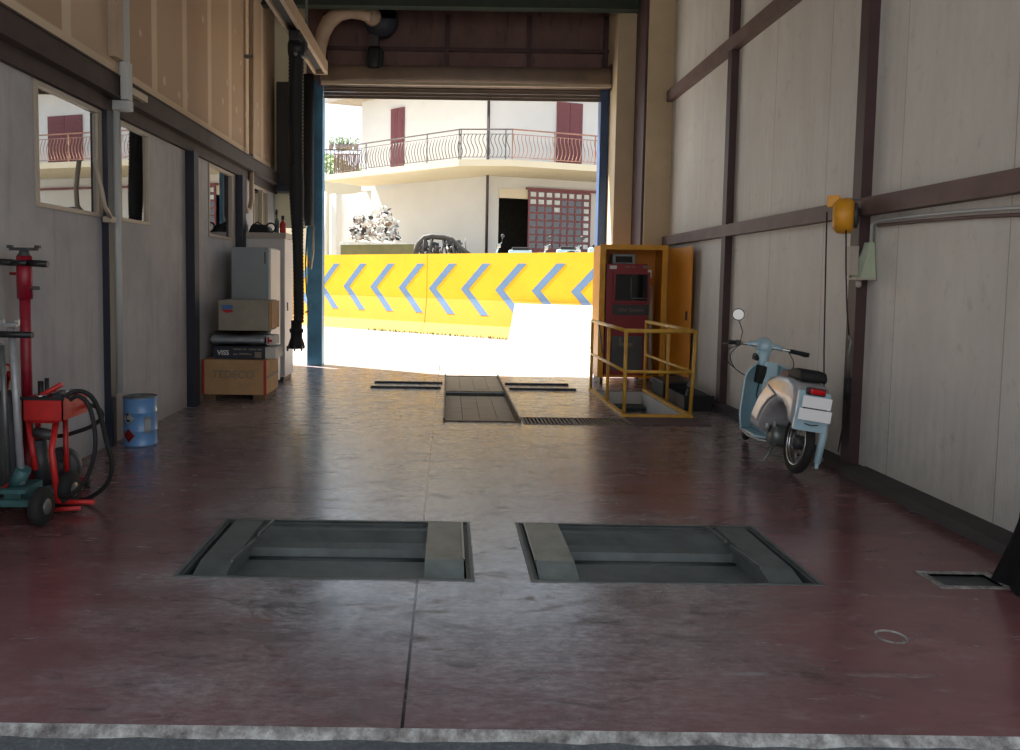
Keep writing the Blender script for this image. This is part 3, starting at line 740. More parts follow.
# silver post jack with teal wheeled base
Ys = 4.85
xs0 = Q(16, 400, Ys).x; zt = Q(16, 328, Ys).z
t = thing('trolley_jack', (xs0, Ys, 0), 'grey post jack on a teal wheeled base at the left edge', 'jack')
m = MB(); m.tube([(xs0-.03, Ys+.02, zt), (xs0, Ys, .75), (xs0+.035, Ys-.02, .2)], .026, 14, rs=[.018, .021, .022]); m.build('post', 'silver_paint', t)
zb = Q(16, 334, Ys).z
m = MB(); m.cyl((xs0-.16, Ys-.02, zb), (xs0+.12, Ys-.02, zb-.004), .02, 12); m.build('crossbar', 'black_paint', t)
m = MB(); m.bar((xs0-.07, Ys, zt+.02), (xs0+.02, Ys, zt+.02), .03, .02).bar((xs0-.07, Ys, zt+.02), (xs0-.07, Ys, zt+.05), .02).bar((xs0+.02, Ys, zt+.02), (xs0+.02, Ys, zt+.05), .02); m.build('saddle', 'silver_paint', t)
m = MB(); m.cyl((xs0-.09, Ys+.02, zb-.07), (xs0-.07, Ys+.02, .25), .016, 10).cyl((xs0-.09, Ys+.02, zb-.07), (xs0-.2, Ys+.02, zb-.06), .012, 10); m.build('pump_rod', 'grey_steel', t)
m = MB(); m.box(xs0-.28, xs0+.2, Ys-.16, Ys-.12, .1, .14).box(xs0-.28, xs0+.2, Ys+.14, Ys+.18, .1, .14).box(xs0-.28, xs0-.24, Ys-.12, Ys+.14, .1, .14).box(xs0+.13, xs0+.17, Ys-.12, Ys+.14, .1, .14).box(xs0-.02, xs0+.08, Ys-.12, Ys+.14, .1, .19).box(xs0-.28, xs0+.15, Ys-.2, Ys-.16, .19, .215); m.build('base_frame', 'teal_paint', t)
m = MB(); m.cyl((xs0-.02, Ys, .17), (xs0+.05, Ys-.02, .3), .045, 14); m.build('socket', 'teal_paint', t)
for (dx, dy) in ((.24, -.19), (.22, .2), (-.3, -.19), (-.3, .2)):
    w = MB(); w.lathe([(.02, -.035), (.095, -.035), (.115, -.02), (.115, .02), (.095, .035), (.02, .035)], (xs0+dx, Ys+dy, .115), 'x', 26); w = w.build('wheel', 'tyre', t)
    MB().lathe([(.01, -.04), (.045, -.04), (.05, -.03), (.05, .03), (.045, .04), (.01, .04)], (xs0+dx, Ys+dy, .115), 'x', 20).build('hub', 'grey_steel', w)

# red oil-drain cart with tray
Yc = 4.97
p0, p1 = Q(22, 398, Yc), Q(63, 424, Yc)
xa, xb, z1, z0 = p0.x, p1.x, p0.z, p1.z
t = thing('service_cart', ((xa+xb)/2, Yc+.12, 0), 'red hydraulic service cart with open tray full of tools', 'cart')
m = MB()
m.hexa([(xa+.03, Yc+.02, z0), (xb-.05, Yc+.02, z0), (xb-.05, Yc+.32, z0), (xa+.03, Yc+.32, z0), (xa, Yc, z0+.02), (xb, Yc, z0+.03), (xb, Yc+.34, z0+.03), (xa, Yc+.34, z0+.02)])
m.box(xa, xb, Yc, Yc+.008, z0+.02, z1).box(xa, xb, Yc+.332, Yc+.34, z0+.02, z1).box(xa, xa+.008, Yc, Yc+.34, z0+.02, z1).box(xb-.008, xb, Yc, Yc+.34, z0+.02, z1)
m.build('tray', 'red_paint', t)
MB().box(xa+.02, xb-.02, Yc+.03, Yc+.31, z0+.03, z0+.05).box(xa-.02, xb+.01, Yc-.008, Yc, z1-.012, z1+.008).build('tray_liner', 'black_rubber', t)
m = MB(); m.tube([(Q(68, 447, Yc).x-.12, Yc+.1, z0), (Q(50, 452, Yc).x, Yc+.02, .38), (Q(60, 497, Yc).x, Yc-.02, .05)], .02, 10); m.build('leg', 'red_paint', t)
m = MB(); m.tube([(Q(22, 447, Yc).x, Yc+.08, z0), (Q(34, 475, Yc).x, Yc+.02, .25)], .018, 10); m.build('leg', 'red_paint', t)
m = MB(); m.tube([(xa-.03, Yc+.25, z0), (xa-.06, Yc+.3, .04)], .018, 10).tube([(xb-.12, Yc+.28, z0), (xb-.14, Yc+.33, .04)], .018, 10); m.build('leg', 'red_paint', t)
m = MB(); m.cyl(Q(60, 502, Yc), Q(94, 502, Yc), .016, 10); m.build('foot_tube', 'red_paint', t)
m = MB(); m.cyl(Q(48, 510, Yc-.1), Q(80, 508, Yc-.1), .014, 10); m.build('foot_tube', 'red_paint', t)
m = MB(); m.tube([Q(-8, 497, Yc), Q(5, 488, Yc), Q(18, 478, Yc)], .016, 10); m.build('foot_tube', 'red_paint', t)
w = MB(); cc = Q(58, 470, 5.3); w.lathe([(.03, -.05), (.11, -.05), (.13, -.03), (.13, .03), (.11, .05), (.03, .05)], (cc.x, 5.35, .19), 'y', 26); w.build('pump_drum', 'dark_grey', t)
w = MB(); w.lathe([(.01, -.07), (.05, -.06), (.06, -.05), (.06, -.04)], (cc.x, 5.35, .19), 'y', 20); w.build('pump_cover', 'dark_grey', t)
m = MB(); m.cyl(Q(38, 440, Yc+.1), Q(44, 485, Yc+.1), .05, 14).cyl(Q(35, 432, Yc+.08), Q(55, 436, Yc+.08), .035, 12); m.build('pump_body', 'dark_grey', t)
m = MB()
for (a, b_, c_, d, r) in ((30, 402, 62, 384, .016),): m.cyl(Q(a, b_, Yc+.1), Q(c_, d, Yc+.1), r, 10)
m.build('pump_lever', 'red_paint', t)
def tool(name, lab, cat, build, mat):
    m = MB(); build(m); return tag(m.build(name, mat), lab, cat)
zf = z0+.052
tool('grease_gun', 'short black grease gun standing in the tray of the red cart', 'tool', lambda m: m.cyl((Q(41, 395, Yc+.2).x, Yc+.2, zf), (Q(41, 395, Yc+.2).x, Yc+.2, Q(41, 381, Yc+.2).z), .018, 12).cyl((Q(44, 390, Yc+.2).x+.02, Yc+.2, zf), (Q(44, 390, Yc+.2).x+.02, Yc+.2, Q(41, 378, Yc+.2).z), .014, 10), 'black_paint')
tool('wrench', 'steel wrench lying on the right side of the cart tray', 'tool', lambda m: m.bar((xb-.16, Yc+.08, z1+.004), (xb-.02, Yc+.2, z1+.03), .03, .014).cyl((xb-.18, Yc+.08, z1-.005), (xb-.18, Yc+.08, z1+.01), .03, 10), 'chrome')
tool('hose_fitting', 'dark round fitting resting in the middle of the cart tray', 'tool', lambda m: m.cyl((xa+.2, Yc+.06, zf), (xa+.2, Yc+.06, z1+.02), .035, 14).cyl((xa+.2, Yc+.06, z1+.02), (xa+.24, Yc+.06, z1+.03), .02, 10), 'dark_grey')
# hoses
hosepts = [(66, 398), (72, 392), (84, 392), (94, 400), (101, 418), (106, 440), (112, 462), (108, 482), (96, 494), (78, 502), (62, 503)]
m = MB(); pts = [Q(x, y, Yc+.02+.02*i) for i, (x, y) in enumerate(hosepts)]
def smoothpts(p, n=5):
    out = []
    for i in range(len(p)-1):
        a, b_, c_, d = p[max(i-1, 0)], p[i], p[i+1], p[min(i+2, len(p)-1)]
        for k in range(n):
            u = k/n; out.append(.5*((2*b_)+(c_-a)*u+(2*a-5*b_+4*c_-d)*u*u+(3*b_-a-3*c_+d)*u**3))
    out.append(p[-1]); return out
pts = smoothpts(pts)
for p in pts: p.z = max(p.z, .016)
m.tube(pts, .015, 10); tag(m.build('hydraulic_hose', 'black_rubber'), 'black hose looping widest from the cart tray down to the floor', 'hose', 'cart hoses')
m = MB(); pts = smoothpts([Q(x, y, Yc-.03) for x, y in ((70, 400), (78, 396), (88, 404), (94, 425), (95, 450), (88, 475), (76, 491), (64, 497))]); m.tube(pts, .014, 10)
tag(m.build('hydraulic_hose', 'black_rubber'), 'black hose forming the inner loop under the red tray', 'hose', 'cart hoses')
m = MB(); pts = smoothpts([Q(x, y, Yc+.34+.01) for x, y in ((44, 434), (60, 436), (76, 432), (92, 426), (102, 417), (99, 409), (90, 405), (80, 407))]); m.tube(pts, .014, 10)
tag(m.build('hydraulic_hose', 'black_rubber'), 'black hose running level below the tray into a knotted bend', 'hose', 'cart hoses')
# grey cylinder + red arms at frame edge
t = thing('gas_cylinder', (-2.84, 5.1, 0), 'grey steel cylinder with red handle tubes cut off by the left frame edge', 'cylinder')
cx2 = -2.84
m = MB(); m.lathe([(.03, .02), (.08, .02), (.09, .05), (.09, .62), (.075, .7), (.03, .74)], (cx2, 5.1, 0), 'z', 26); m.build('body', 'dark_grey', t)
m = MB(); m.tube([(cx2+.0, 5.1, .72), (cx2+.04, 5.08, .86), (cx2+.08, 5.06, .80), (cx2+.1, 5.05, .6)], .014, 10); m.build('handle', 'red_paint', t)
m = MB(); m.tube([(cx2-.02, 5.12, .72), (cx2-.02, 5.1, .92), (cx2+.04, 5.1, .9), (cx2+.07, 5.1, .7)], .012, 10); m.build('handle', 'red_paint', t)
MB().lathe([(.03, 0), (.095, 0), (.095, .02), (.03, .02)], (cx2, 5.1, 0), 'z', 20).build('foot_ring', 'black_rubber', t)

# ================================================================ FLOOR EQUIPMENT
def tester(x0, x1, inner, label):
    y0, y1 = 3.9, 4.82
    t = thing('brake_tester', ((x0+x1)/2, (y0+y1)/2, 0), label, 'brake tester', 'sunken brake testers')
    m = MB(); m.box(x0, x1, y0, y1, -.34, -.32).box(x0, x1, y1-.02, y1, -.32, -.002).box(x0, x1, y0, y0+.02, -.32, -.002).box(x0, x0+.02, y0+.02, y1-.02, -.32, -.002).box(x1-.02, x1, y0+.02, y1-.02, -.32, -.002)
    m.build('pit_frame', 'pit_steel_dark', t)
    m = MB(); g = .035   # angle iron set round the hole
    m.box(x0-.02, x1+.02, y0-.02, y0, -.02, .004).box(x0-.02, x1+.02, y1, y1+.02, -.02, .004).box(x0-.02, x0, y0, y1, -.02, .004).box(x1, x1+.02, y0, y1, -.02, .004)
    m.build('rim', 'pit_steel', t)
    s = 1 if inner == 'left' else -1            # side of the inner block
    xi = x0+.03 if s == 1 else x1-.03; xo = x1-.05 if s == 1 else x0+.05
    # stepped cover between the blocks
    ca, cb = sorted((xi+s*.205, xo-s*.17))
    prof = [(y0+.02, -.05), (y0+.09, -.085), (y0+.5, -.095), (y0+.52, -.13), (y0+.58, -.13), (y0+.60, -.06), (y0+.70, -.055), (y1-.1, -.02), (y1-.02, -.015)]
    prof = prof+[(y1-.02, -.2), (y0+.02, -.2)]
    m = MB(); m.prism(prof, 'x', ca, cb); m.build('cover_plate', 'pit_steel', t)
    m = MB()
    for yy in (y0+.55,): m.cyl((ca, yy, -.115), (cb, yy, -.115), .022, 14)
    m.build('roller', 'pit_steel_dark', t)
    # inner block: tread plate top, sloped front
    a, b_ = sorted((xi, xi+s*.205))
    m = MB(); m.prism([(y0+.025, -.2), (y0+.025, -.03), (y0+.24, .014), (y1-.025, .014), (y1-.025, -.2)], 'x', a, b_); m.build('inner_block', 'tread', t)
    m = MB(); xe = a if s == 1 else b_; m.box(xe-.006, xe+.006, y0+.24, y1-.03, .01, .02); m.build('edge_strip', 'grey_steel', t)
    # outer block, lower, with lever bar
    a, b_ = sorted((xo, xo-s*.17))
    m = MB(); m.prism([(y0+.025, -.2), (y0+.025, -.03), (y0+.2, .006), (y1-.025, .006), (y1-.025, -.2)], 'x', a, b_); m.build('outer_block', 'pit_steel', t)
    xe = b_ if s == -1 else a
    m = MB(); m.bar((xe, y0+.18, .014), (xe-s*.04, y0+.52, .014), .014, .016); m.build('lever_bar', 'grey_steel', t)
    m = MB(); m.bar((xe-s*.04, y0+.6, .014), (xe-s*.07, y1-.04, .016), .014, .016); m.build('lever_bar', 'grey_steel', t)
    return t
tester(-1.33, .13, 'right', 'left of the two sunken grey steel brake testers in the red floor')
tester(.45, 1.87, 'left', 'right of the two sunken grey steel brake testers in the red floor')

# inspection pit with boards
t = thing('inspection_pit', (.37, 10.2, 0), 'long inspection pit covered by brown boards between raised steel edges', 'inspection pit')
m = MB()
for x in (-.04, .76): m.box(x, x+.02, 8.3, 12.2, -.5, .035)
m.box(-.02, .76, 8.3, 8.32, -.5, .012).box(-.02, .76, 12.18, 12.2, -.5, .01).box(-.02, .76, 8.32, 12.18, -.52, -.5); m.build('edge_frame', 'grate', t)
m = MB()
for k in range(4): m.box(-.018+.194*k, .172+.194*k, 10.6, 12.17, -.03, .0)
m.build('cover_board', 'plank_wood', t)
m = MB()
for k in range(4): m.box(-.018+.194*k, .172+.194*k, 8.34, 10.5, -.08, -.05)
m.build('cover_board', 'plank_wood', t)
m = MB(); m.box(-.02, .76, 10.5, 10.6, -.10, -.012); m.build('cross_beam', 'pit_steel_dark', t)
for k, (xa_, xb_, y, nm) in enumerate(((-1.03, -.07, 11.3, 'far'), (-1.04, -.09, 10.8, 'near'), (.82, 1.72, 11.3, 'far'), (.84, 1.75, 10.8, 'near'))):
    side = 'left' if k < 2 else 'right'
    m = MB(); m.box(xa_, xb_, y-.04, y+.04, 0, .012).box(xa_, xb_, y-.012, y+.012, .012, .018).box(xa_, xb_, y-.03, y+.03, .018, .026)
    tag(m.build('steel_rail', 'dark_grey'), f'dark steel rail lying on the floor {side} of the pit, {nm} one of the pair', 'rail', 'floor rails beside the pit')
# slotted trench grate
t = thing('trench_grate', (1.3, 8.41, 0), 'brown slotted steel grate over the floor trench before the yellow railing', 'grate')
m = MB(); m.box(.80, 1.93, 8.2, 8.225, -.06, .004).box(.80, 1.93, 8.595, 8.62, -.06, .004).box(.8, .825, 8.225, 8.595, -.06, .004).box(1.905, 1.93, 8.225, 8.595, -.06, .004).box(1.34, 1.37, 8.225, 8.595, -.04, .003); m.build('frame', 'grate', t)
m = MB()
for k in range(27):
    x = .85+k*.04
    if abs(x-1.355) > .02: m.box(x-.009, x+.009, 8.225, 8.595, -.03, .0)
m.build('slats', 'grate', t)
MB().box(.80, 1.93, 8.2, 8.62, -.3, -.29).build('trench_bottom', 'black_rubber', t)
tag(bx(1.94, 2.75, 8.22, 8.66, 0, .012).build('cover_plate', 'brown_steel'), 'flat brown steel plate on the floor in front of the yellow railing', 'plate')
# stair pit
t = thing('stair_pit', (2.32, 9.8, 0), 'open stair pit with white walls inside the yellow railing', 'pit')
m = MB(); m.box(2.64, 2.66, 8.78, 10.8, -1.6, -.01).box(1.98, 2.0, 8.78, 10.8, -1.6, -.01).box(2.0, 2.64, 10.78, 10.8, -1.6, -.01).box(2.0, 2.64, 8.78, 8.8, -1.6, -.01).box(1.98, 2.66, 8.78, 10.8, -1.65, -1.6); m.build('pit_walls', 'pit_white', t)
for k in range(7): MB().box(2.0, 2.64, 10.5-k*.24, 10.78-k*.24, -.2-k*.2, -.17-k*.2).build('step', 'pit_steel_dark', t)
m = MB(); m.box(1.93, 1.98, 8.73, 10.85, 0, .03).box(2.66, 2.71, 8.73, 10.85, 0, .03).box(1.98, 2.66, 8.73, 8.78, 0, .03); m.build('kerb', 'rail_yellow', t)
# railing
t = thing('safety_railing', (2.32, 9.8, 0), 'yellow steel safety railing around the stair pit', 'railing')
posts = [(1.955, 10.82), (1.955, 9.7), (1.955, 8.755), (2.685, 8.755), (2.685, 9.7), (2.685, 10.82)]
for i, (x, y) in enumerate(posts):
    MB().tube([(x, y, .03), (x+(.035 if i in (2, 3) and i == 3 else 0), y, .95)], .02, 10).build('post', 'rail_yellow', t)
tl = [(1.955, 10.82, .95), (1.955, 8.755, .95), (2.72, 8.755, .95), (2.685, 10.82, .95)]
MB().tube(tl[:2], .023, 10).build('handrail', 'rail_yellow', t); MB().tube(tl[1:3], .023, 10).build('handrail', 'rail_yellow', t); MB().tube(tl[2:], .023, 10).build('handrail', 'rail_yellow', t)
ml = [(x, y, .5) for x, y, z in tl]; ml[2] = (2.70, 8.755, .5)
for a, b_ in ((0, 1), (1, 2), (2, 3)): MB().tube([ml[a], ml[b_]], .018, 10).build('mid_rail', 'rail_yellow', t)
MB().tube([(2.0, 10.6, .93), (2.02, 10.4, .55)], .012, 8).build('hook_rod', 'grey_steel', t)

# drain + painted ring
t = thing('floor_drain', (2.65, 3.98, 0), 'small square floor drain with pale worn rim at right', 'drain')
m = MB(); m.box(2.46, 2.84, 3.87, 3.9, -.02, .004).box(2.46, 2.84, 4.07, 4.1, -.02, .004).box(2.46, 2.5, 3.9, 4.07, -.02, .004).box(2.8, 2.84, 3.9, 4.07, -.02, .004); m.build('rim', 'edge', t)
MB().box(2.5, 2.8, 3.9, 4.07, -.05, -.012).build('cover', 'pit_steel_dark', t)
m = MB(); m.torus((1.905, 3.315, .001), 'z', .06, .006, 30, 6)
tag(m.build('floor_ring', 'edge'), 'thin pale ring set in the red floor near the front edge', 'ring')

# ================================================================ RIGHT: test cabinet
t = thing('equipment_cabinet', (2.75, 12.2, 0), 'tall orange-yellow cabinet with its door open against the right wall', 'cabinet')
x0, x1, ya, yb, zt = 2.17, 3.12, 11.5, 12.05, 2.0
m = MB(); m.box(x0, x0+.03, ya, yb, .1, zt).box(x1-.03, x1, ya, yb, .1, zt).box(x0+.03, x1-.03, ya, yb, zt-.03, zt).box(x0+.03, x1-.03, ya, yb, .1, .13).box(x0+.03, x1-.03, yb-.02, yb, .13, zt-.03); m.build('body', 'orange_yellow', t)
m = MB(); m.box(x0-.01, x0+.07, ya-.02, ya, .1, zt+.01).box(x1-.07, x1+.01, ya-.02, ya, .1, zt+.01).box(x0+.07, x1-.07, ya-.02, ya, zt-.06, zt+.01); m.build('front_frame', 'yellow_paint', t)
d = MB(); d.hexa([(3.14, ya-.03, .22), (3.165, ya-.03, .22), (3.215, 10.58, .22), (3.19, 10.58, .22), (3.14, ya-.03, 1.96), (3.165, ya-.03, 1.96), (3.215, 10.58, 1.96), (3.19, 10.58, 1.96)])
do = d.build('door', 'orange_yellow', t)
MB().box(3.165, 3.182, 10.66, 10.69, .98, 1.1).build('handle', 'black_paint', do)
for x in (x0+.04, x1-.08): MB().box(x, x+.04, ya+.03, yb-.05, 0, .1).build('foot', 'dark_grey', t)
# red test machine inside
t = thing('test_machine', (2.55, 11.7, .13), 'dark red diagnostic machine with black screen inside the orange cabinet', 'machine')
a, b_ = 2.27, 2.86
m = MB(); m.box(a, b_, ya+.06, ya+.5, .131, 1.74, bev=.006); m.build('housing', 'maroon_paint', t)
q0, q1 = Q(615.5, 274, ya+.05), Q(647, 301, ya+.05)
m = MB(); yy = ya+.02
m.box(q0.x-.03, q1.x+.03, yy, ya+.06, q0.z, q0.z+.03).box(q0.x-.03, q1.x+.03, yy, ya+.06, q1.z-.03, q1.z).box(q0.x-.03, q0.x, yy, ya+.06, q1.z, q0.z).box(q1.x, q1.x+.03, yy, ya+.06, q1.z, q0.z); m.build('screen_bezel', 'maroon_paint', t)
MB().box(q0.x, q1.x, ya+.045, ya+.06, q1.z, q0.z).build('screen', 'screen_black', t)
MB().box(q0.x+.22, q0.x+.235, ya+.035, ya+.045, q1.z+.03, q0.z-.05).box(q0.x+.22, q1.x-.01, ya+.035, ya+.045, q1.z+.03, q1.z+.045).build('screen_inner_frame', 'machine_grey', t)
r0, r1 = Q(613, 304.5, ya+.04), Q(648, 315.5, ya+.04)
MB().box(r0.x, r1.x, ya+.04, ya+.06, r1.z, r0.z).build('name_panel', 'dark_grey', t)
text('Olivi System', .075, 'print_grey', t, up_at((r0.x+r1.x)/2, ya+.038, (r0.z+r1.z)/2))
g0, g1 = Q(612, 336, ya+.04), Q(641, 378, ya+.04)
gp = MB().box(g0.x, g1.x, ya+.04, ya+.06, .2, g0.z).build('lower_panel', 'machine_grey', t)
MB().box(g0.x+.12, g0.x+.3, ya+.03, ya+.04, .55, .6).box(g0.x+.1, g0.x+.14, ya+.03, ya+.04, .55, .68).build('lower_bracket', 'print_grey', t)
s0 = Q(610, 264, ya+.05)
MB().box(s0.x, s0.x+.1, ya+.05, ya+.06, s0.z-.07, s0.z-.02).build('sticker', 'print_white', t)
s1 = Q(648.5, 270, ya+.05); MB().box(s1.x, s1.x+.045, ya+.05, ya+.06, s1.z-.11, s1.z+.0).build('sticker', 'print_white', t)
s1 = Q(643, 267, ya+.05); MB().box(s1.x, s1.x+.1, ya+.052, ya+.06, s1.z-.02, s1.z+.02).box(s1.x-.25, s1.x-.18, ya+.052, ya+.06, s1.z-.01, s1.z+.01).box(s1.x-.15, s1.x-.11, ya+.052, ya+.06, s1.z-.01, s1.z+.01).build('printed_marks', 'print_grey', t)
t = thing('monitor', (2.52, 11.7, 1.74), 'small grey monitor standing on top of the dark red machine', 'monitor')
MB().box(2.37, 2.69, 11.62, 11.85, 1.742, 1.88, bev=.01).build('case', 'cabinet_grey', t)
MB().box(2.41, 2.65, 11.61, 11.62, 1.76, 1.85).build('screen', 'screen_black', t)
t = thing('leaning_tube', (2.95, 11.6, .13), 'pale grey tube leaning upright beside the dark red machine', 'tube')
m = MB(); m.cyl((2.95, 11.6, .15), (2.94, 11.65, 1.42), .025, 12); m.build('tube', 'cabinet_beige', t); MB().cyl((2.95, 11.6, .132), (2.95, 11.6, .2), .03, 12).build('end_cap', 'cabinet_grey', t)
# black trays and bin near the right wall
t = thing('plastic_tray', (2.87, 9.6, 0), 'low black plastic tray on the floor by the right wall', 'tray')
m = MB(); m.box(2.75, 3.08, 9.2, 10.0, 0, .01).box(2.75, 2.77, 9.2, 10.0, .01, .17).box(3.06, 3.08, 9.2, 10.0, .01, .17).box(2.77, 3.06, 9.2, 9.22, .01, .17).box(2.77, 3.06, 9.98, 10.0, .01, .17).box(2.74, 3.09, 9.18, 9.2, .15, .18); m.build('body', 'black_rubber', t)
MB().tube([(2.85, 9.5, .02), (2.85, 9.5, .1), (2.88, 9.5, .22)], .012, 8).build('rod', 'grey_steel', t)
t = thing('crate', (2.95, 10.5, 0), 'dark crate on the floor below the open orange door', 'crate')
m = MB(); m.box(2.77, 3.08, 10.2, 10.75, .0, .19, bev=.015); m.build('body', 'black_rubber', t)
MB().box(2.76, 3.09, 10.19, 10.76, .19, .215, bev=.01).build('rim', 'dark_grey', t)

# ================================================================ RIGHT WALL FITTINGS
# hose reel
yr = 6.3
c = Q(838, 216, yr); rx = c.x
t = thing('cable_reel', (3.1, yr, 1.9), 'yellow round cable reel hanging from the wall rail above the scooter', 'cable reel')
cz = Q(838, 216, yr).z; X = 3.03
dpt = .085
m = MB(); m.lathe([(.02, -dpt), (.10, -dpt), (.135, -dpt*.6), (.14, 0), (.135, dpt*.5), (.10, dpt*.75), (.02, dpt*.75)], (X+.06-.0, yr-.02, cz), 'x', 28)
T = Matrix.Translation((X+.06, yr, cz)) @ Matrix.Rotation(R(-28), 4, 'Z') @ Matrix.Translation((-X-.06, -yr, -cz))
hub = m.build('housing', 'reel_yellow', t, T)
m = MB(); m.lathe([(.02, 0), (.095, 0), (.10, .02), (.05, .035), (.02, .035)], (X+.06+dpt*.75, yr-.02, cz), 'x', 26); m.build('side_disc', 'dark_grey', t, T)
m = MB(); m.box(X-.07, X+.02, yr-.06, yr+.04, cz+.07, cz+.16, bev=.01); m.build('outlet_block', 'reel_yellow', t, T)
MB().box(3.08, XR, yr+.0, yr+.05, cz+.125, cz+.14).build('bracket', 'grey_steel', t)
ca = [Q(x, y, yr-.05) for x, y in ((827, 212), (826, 250), (825, 300), (824, 350), (824, 400), (823, 445))]
MB().tube(ca, .006, 6).build('cable', 'black_rubber', t)
cb_ = [Q(x, y, yr-.1) for x, y in ((846, 230), (846, 270), (847, 310), (849, 335))]
MB().tube(cb_, .006, 6).build('cable', 'black_rubber', t)
t = thing('inspection_lamp', (3.13, 6.22, .6), 'black hand lamp hanging on its cable beside the brown column', 'lamp')
pl = [Q(x, y, 6.22) for x, y in ((849, 336), (851, 342), (849, 350), (848, 378))]
MB().tube(pl, .008, 8).build('hook', 'grey_steel', t)
a, b_ = Q(848, 378, 6.22), Q(847, 400, 6.22); MB().cyl(a, b_, .025, 12).build('handle', 'black_rubber', t)
MB().tube([Q(x, y, 6.22) for x, y in ((847, 400), (845, 415), (841, 435), (838, 452))], .006, 6).build('cord', 'black_rubber', t)
# switch box on near column
t = thing('switch_box', (3.15, 6.25, 1.45), 'pale green wedge-shaped electrical box on the near brown column', 'electrical box')
z1, z0 = Q(866, 242, 6.2).z, Q(866, 278, 6.2).z
m = MB(); xa2, xb2 = 3.17, 3.29
m.hexa([(xa2, 6.18, z0), (xb2, 6.18, z0), (xb2, 6.31, z0), (xa2, 6.31, z0), (xb2-.035, 6.22, z1), (xb2, 6.22, z1), (xb2, 6.31, z1), (xb2-.035, 6.31, z1)]); m.build('cover', 'box_green', t)
m = MB(); m.box(3.12, 3.18, 6.24, 6.31, z0+.02, z1-.03).box(3.14, 3.29, 6.17, 6.31, z0-.015, z0); m.build('back_plate', 'cabinet_beige', t)
m = MB(); m.lathe([(.005, -.06), (.02, -.05), (.022, 0), (.005, 0)], (3.19, 6.24, z0-.015), 'z', 12); m.build('gland', 'cabinet_beige', t)
t = thing('wall_conduit', (3.25, 5.5, 1.9), 'pale twin conduit running below the wall rail to the green box', 'conduit')
for k, dz in enumerate((0, -.04)):
    p = [Vector((3.26, 6.22, z1)), Vector((3.26, 6.22, 1.96+dz)), Vector((3.27, 6.15, 1.985+dz)), Vector((3.275, 5.6, 1.98+dz)), Vector((3.275, 5.0, 1.965+dz)), Vector((3.275, 4.2, 1.93+dz)), Vector((3.275, 2.8, 1.9+dz))]
    if k: p = p[2:]
    MB().tube(p, .012, 8).build('pipe', 'brown_steel_light' if k else 'white_pvc', t)
# dark tarpaulin at right edge
t = thing('covered_machine', (2.95, 3.75, 0), 'dark cloth-draped object cut off by the right frame edge', 'covered object')
def drape(u, v):
    a = u*2*PI; h = .74*(1-v); r = .17+.06*v**1.2+(.022*math.sin(a*9+v*3)+.012*math.sin(a*15))*(.3+v)-.03*math.sin(v*PI*1.1)
    return (min(3.28, 3.03+r*math.cos(a)), 3.85+r*math.sin(a), max(.004, h-.05*math.cos(a*2)*v*(1-v)))
m = MB(); m.grid(drape, 48, 14, .01); m.lathe([(.01, .75), (.165, .735)], (3.03, 3.85, 0), 'z', 24); m.build('cloth', 'dark_cloth', t)
MB().cyl((3.03, 3.85, .01), (3.03, 3.85, .71), .08, 14).build('post_inside', 'dark_grey', t)

# ================================================================ SCOOTER
org = Vector((2.71, 6.17, 0))
root = thing('scooter', org, 'pale blue vintage scooter with blank white number plate leaning by the right wall', 'scooter')
TS = Matrix.Translation(org) @ Matrix.Rotation(R(-3.5), 4, 'Z') @ Matrix.Rotation(R(8), 4, 'Y')
TR = TS @ Matrix.Translation((-.05, .05, .05))
def sp(m, name, mat, parent=root, T=TS, smooth=False): return m.build(name, mat, parent, T, smooth)
FW = 1.32; RR = .245
def wheel(yc, T, zc=RR+.02):
    w = MB(); w.torus((0, yc, zc), 'x', RR-.03, .033, 44, 12); w = sp(w, 'wheel', 'tyre', T=T)
    m = MB()
    for sx in (-.02, .02): m.torus((sx, yc, zc), 'x', RR-.065, .007, 40, 8)
    m.torus((0, yc, zc), 'x', RR-.06, .014, 40, 8); sp(m, 'rim', 'chrome', w, T)
    m = MB()
    for k in range(18):
        a = k*2*PI/18; m.cyl((.02*(-1)**k, yc+.04*math.cos(a+.3), zc+.04*math.sin(a+.3)), (0, yc+(RR-.065)*math.cos(a), zc+(RR-.065)*math.sin(a)), .0018, 5)
    sp(m, 'spokes', 'chrome', w, T)
    m = MB(); m.lathe([(.01, -.05), (.03, -.05), (.055, -.03), (.055, .03), (.03, .05), (.01, .05)], (0, yc, zc), 'x', 20); sp(m, 'hub', 'dark_grey', w, T)
wheel(0, TS)
pivot = Vector((0, FW-.1, 0))
TF = TS @ Matrix.Translation(pivot) @ Matrix.Rotation(R(-15), 4, 'Z') @ Matrix.Translation(-pivot)
wheel(FW, TF)
# rear body shell
m = MB()
prof = [(-.29, .36), (-.315, .44), (-.30, .60), (-.22, .685), (-.05, .705), (.16, .70), (.34, .66), (.48, .52), (.60, .36), (.64, .24), (.60, .20), (.36, .20), (.30, .32), (.20, .43), (.08, .49), (-.04, .49), (-.14, .45), (-.20, .38)]
m.prism(prof, 'x', -.135, .135, .045); sp(m, 'rear_body', 'scooter_silver', T=TR, smooth=True)
m = MB(); m.prism([(-.325, .345), (-.33, .56), (-.30, .64), (-.285, .64), (-.29, .345)], 'x', -.12, .12, .006); sp(m, 'rear_skirt', 'scooter_blue', T=TR)
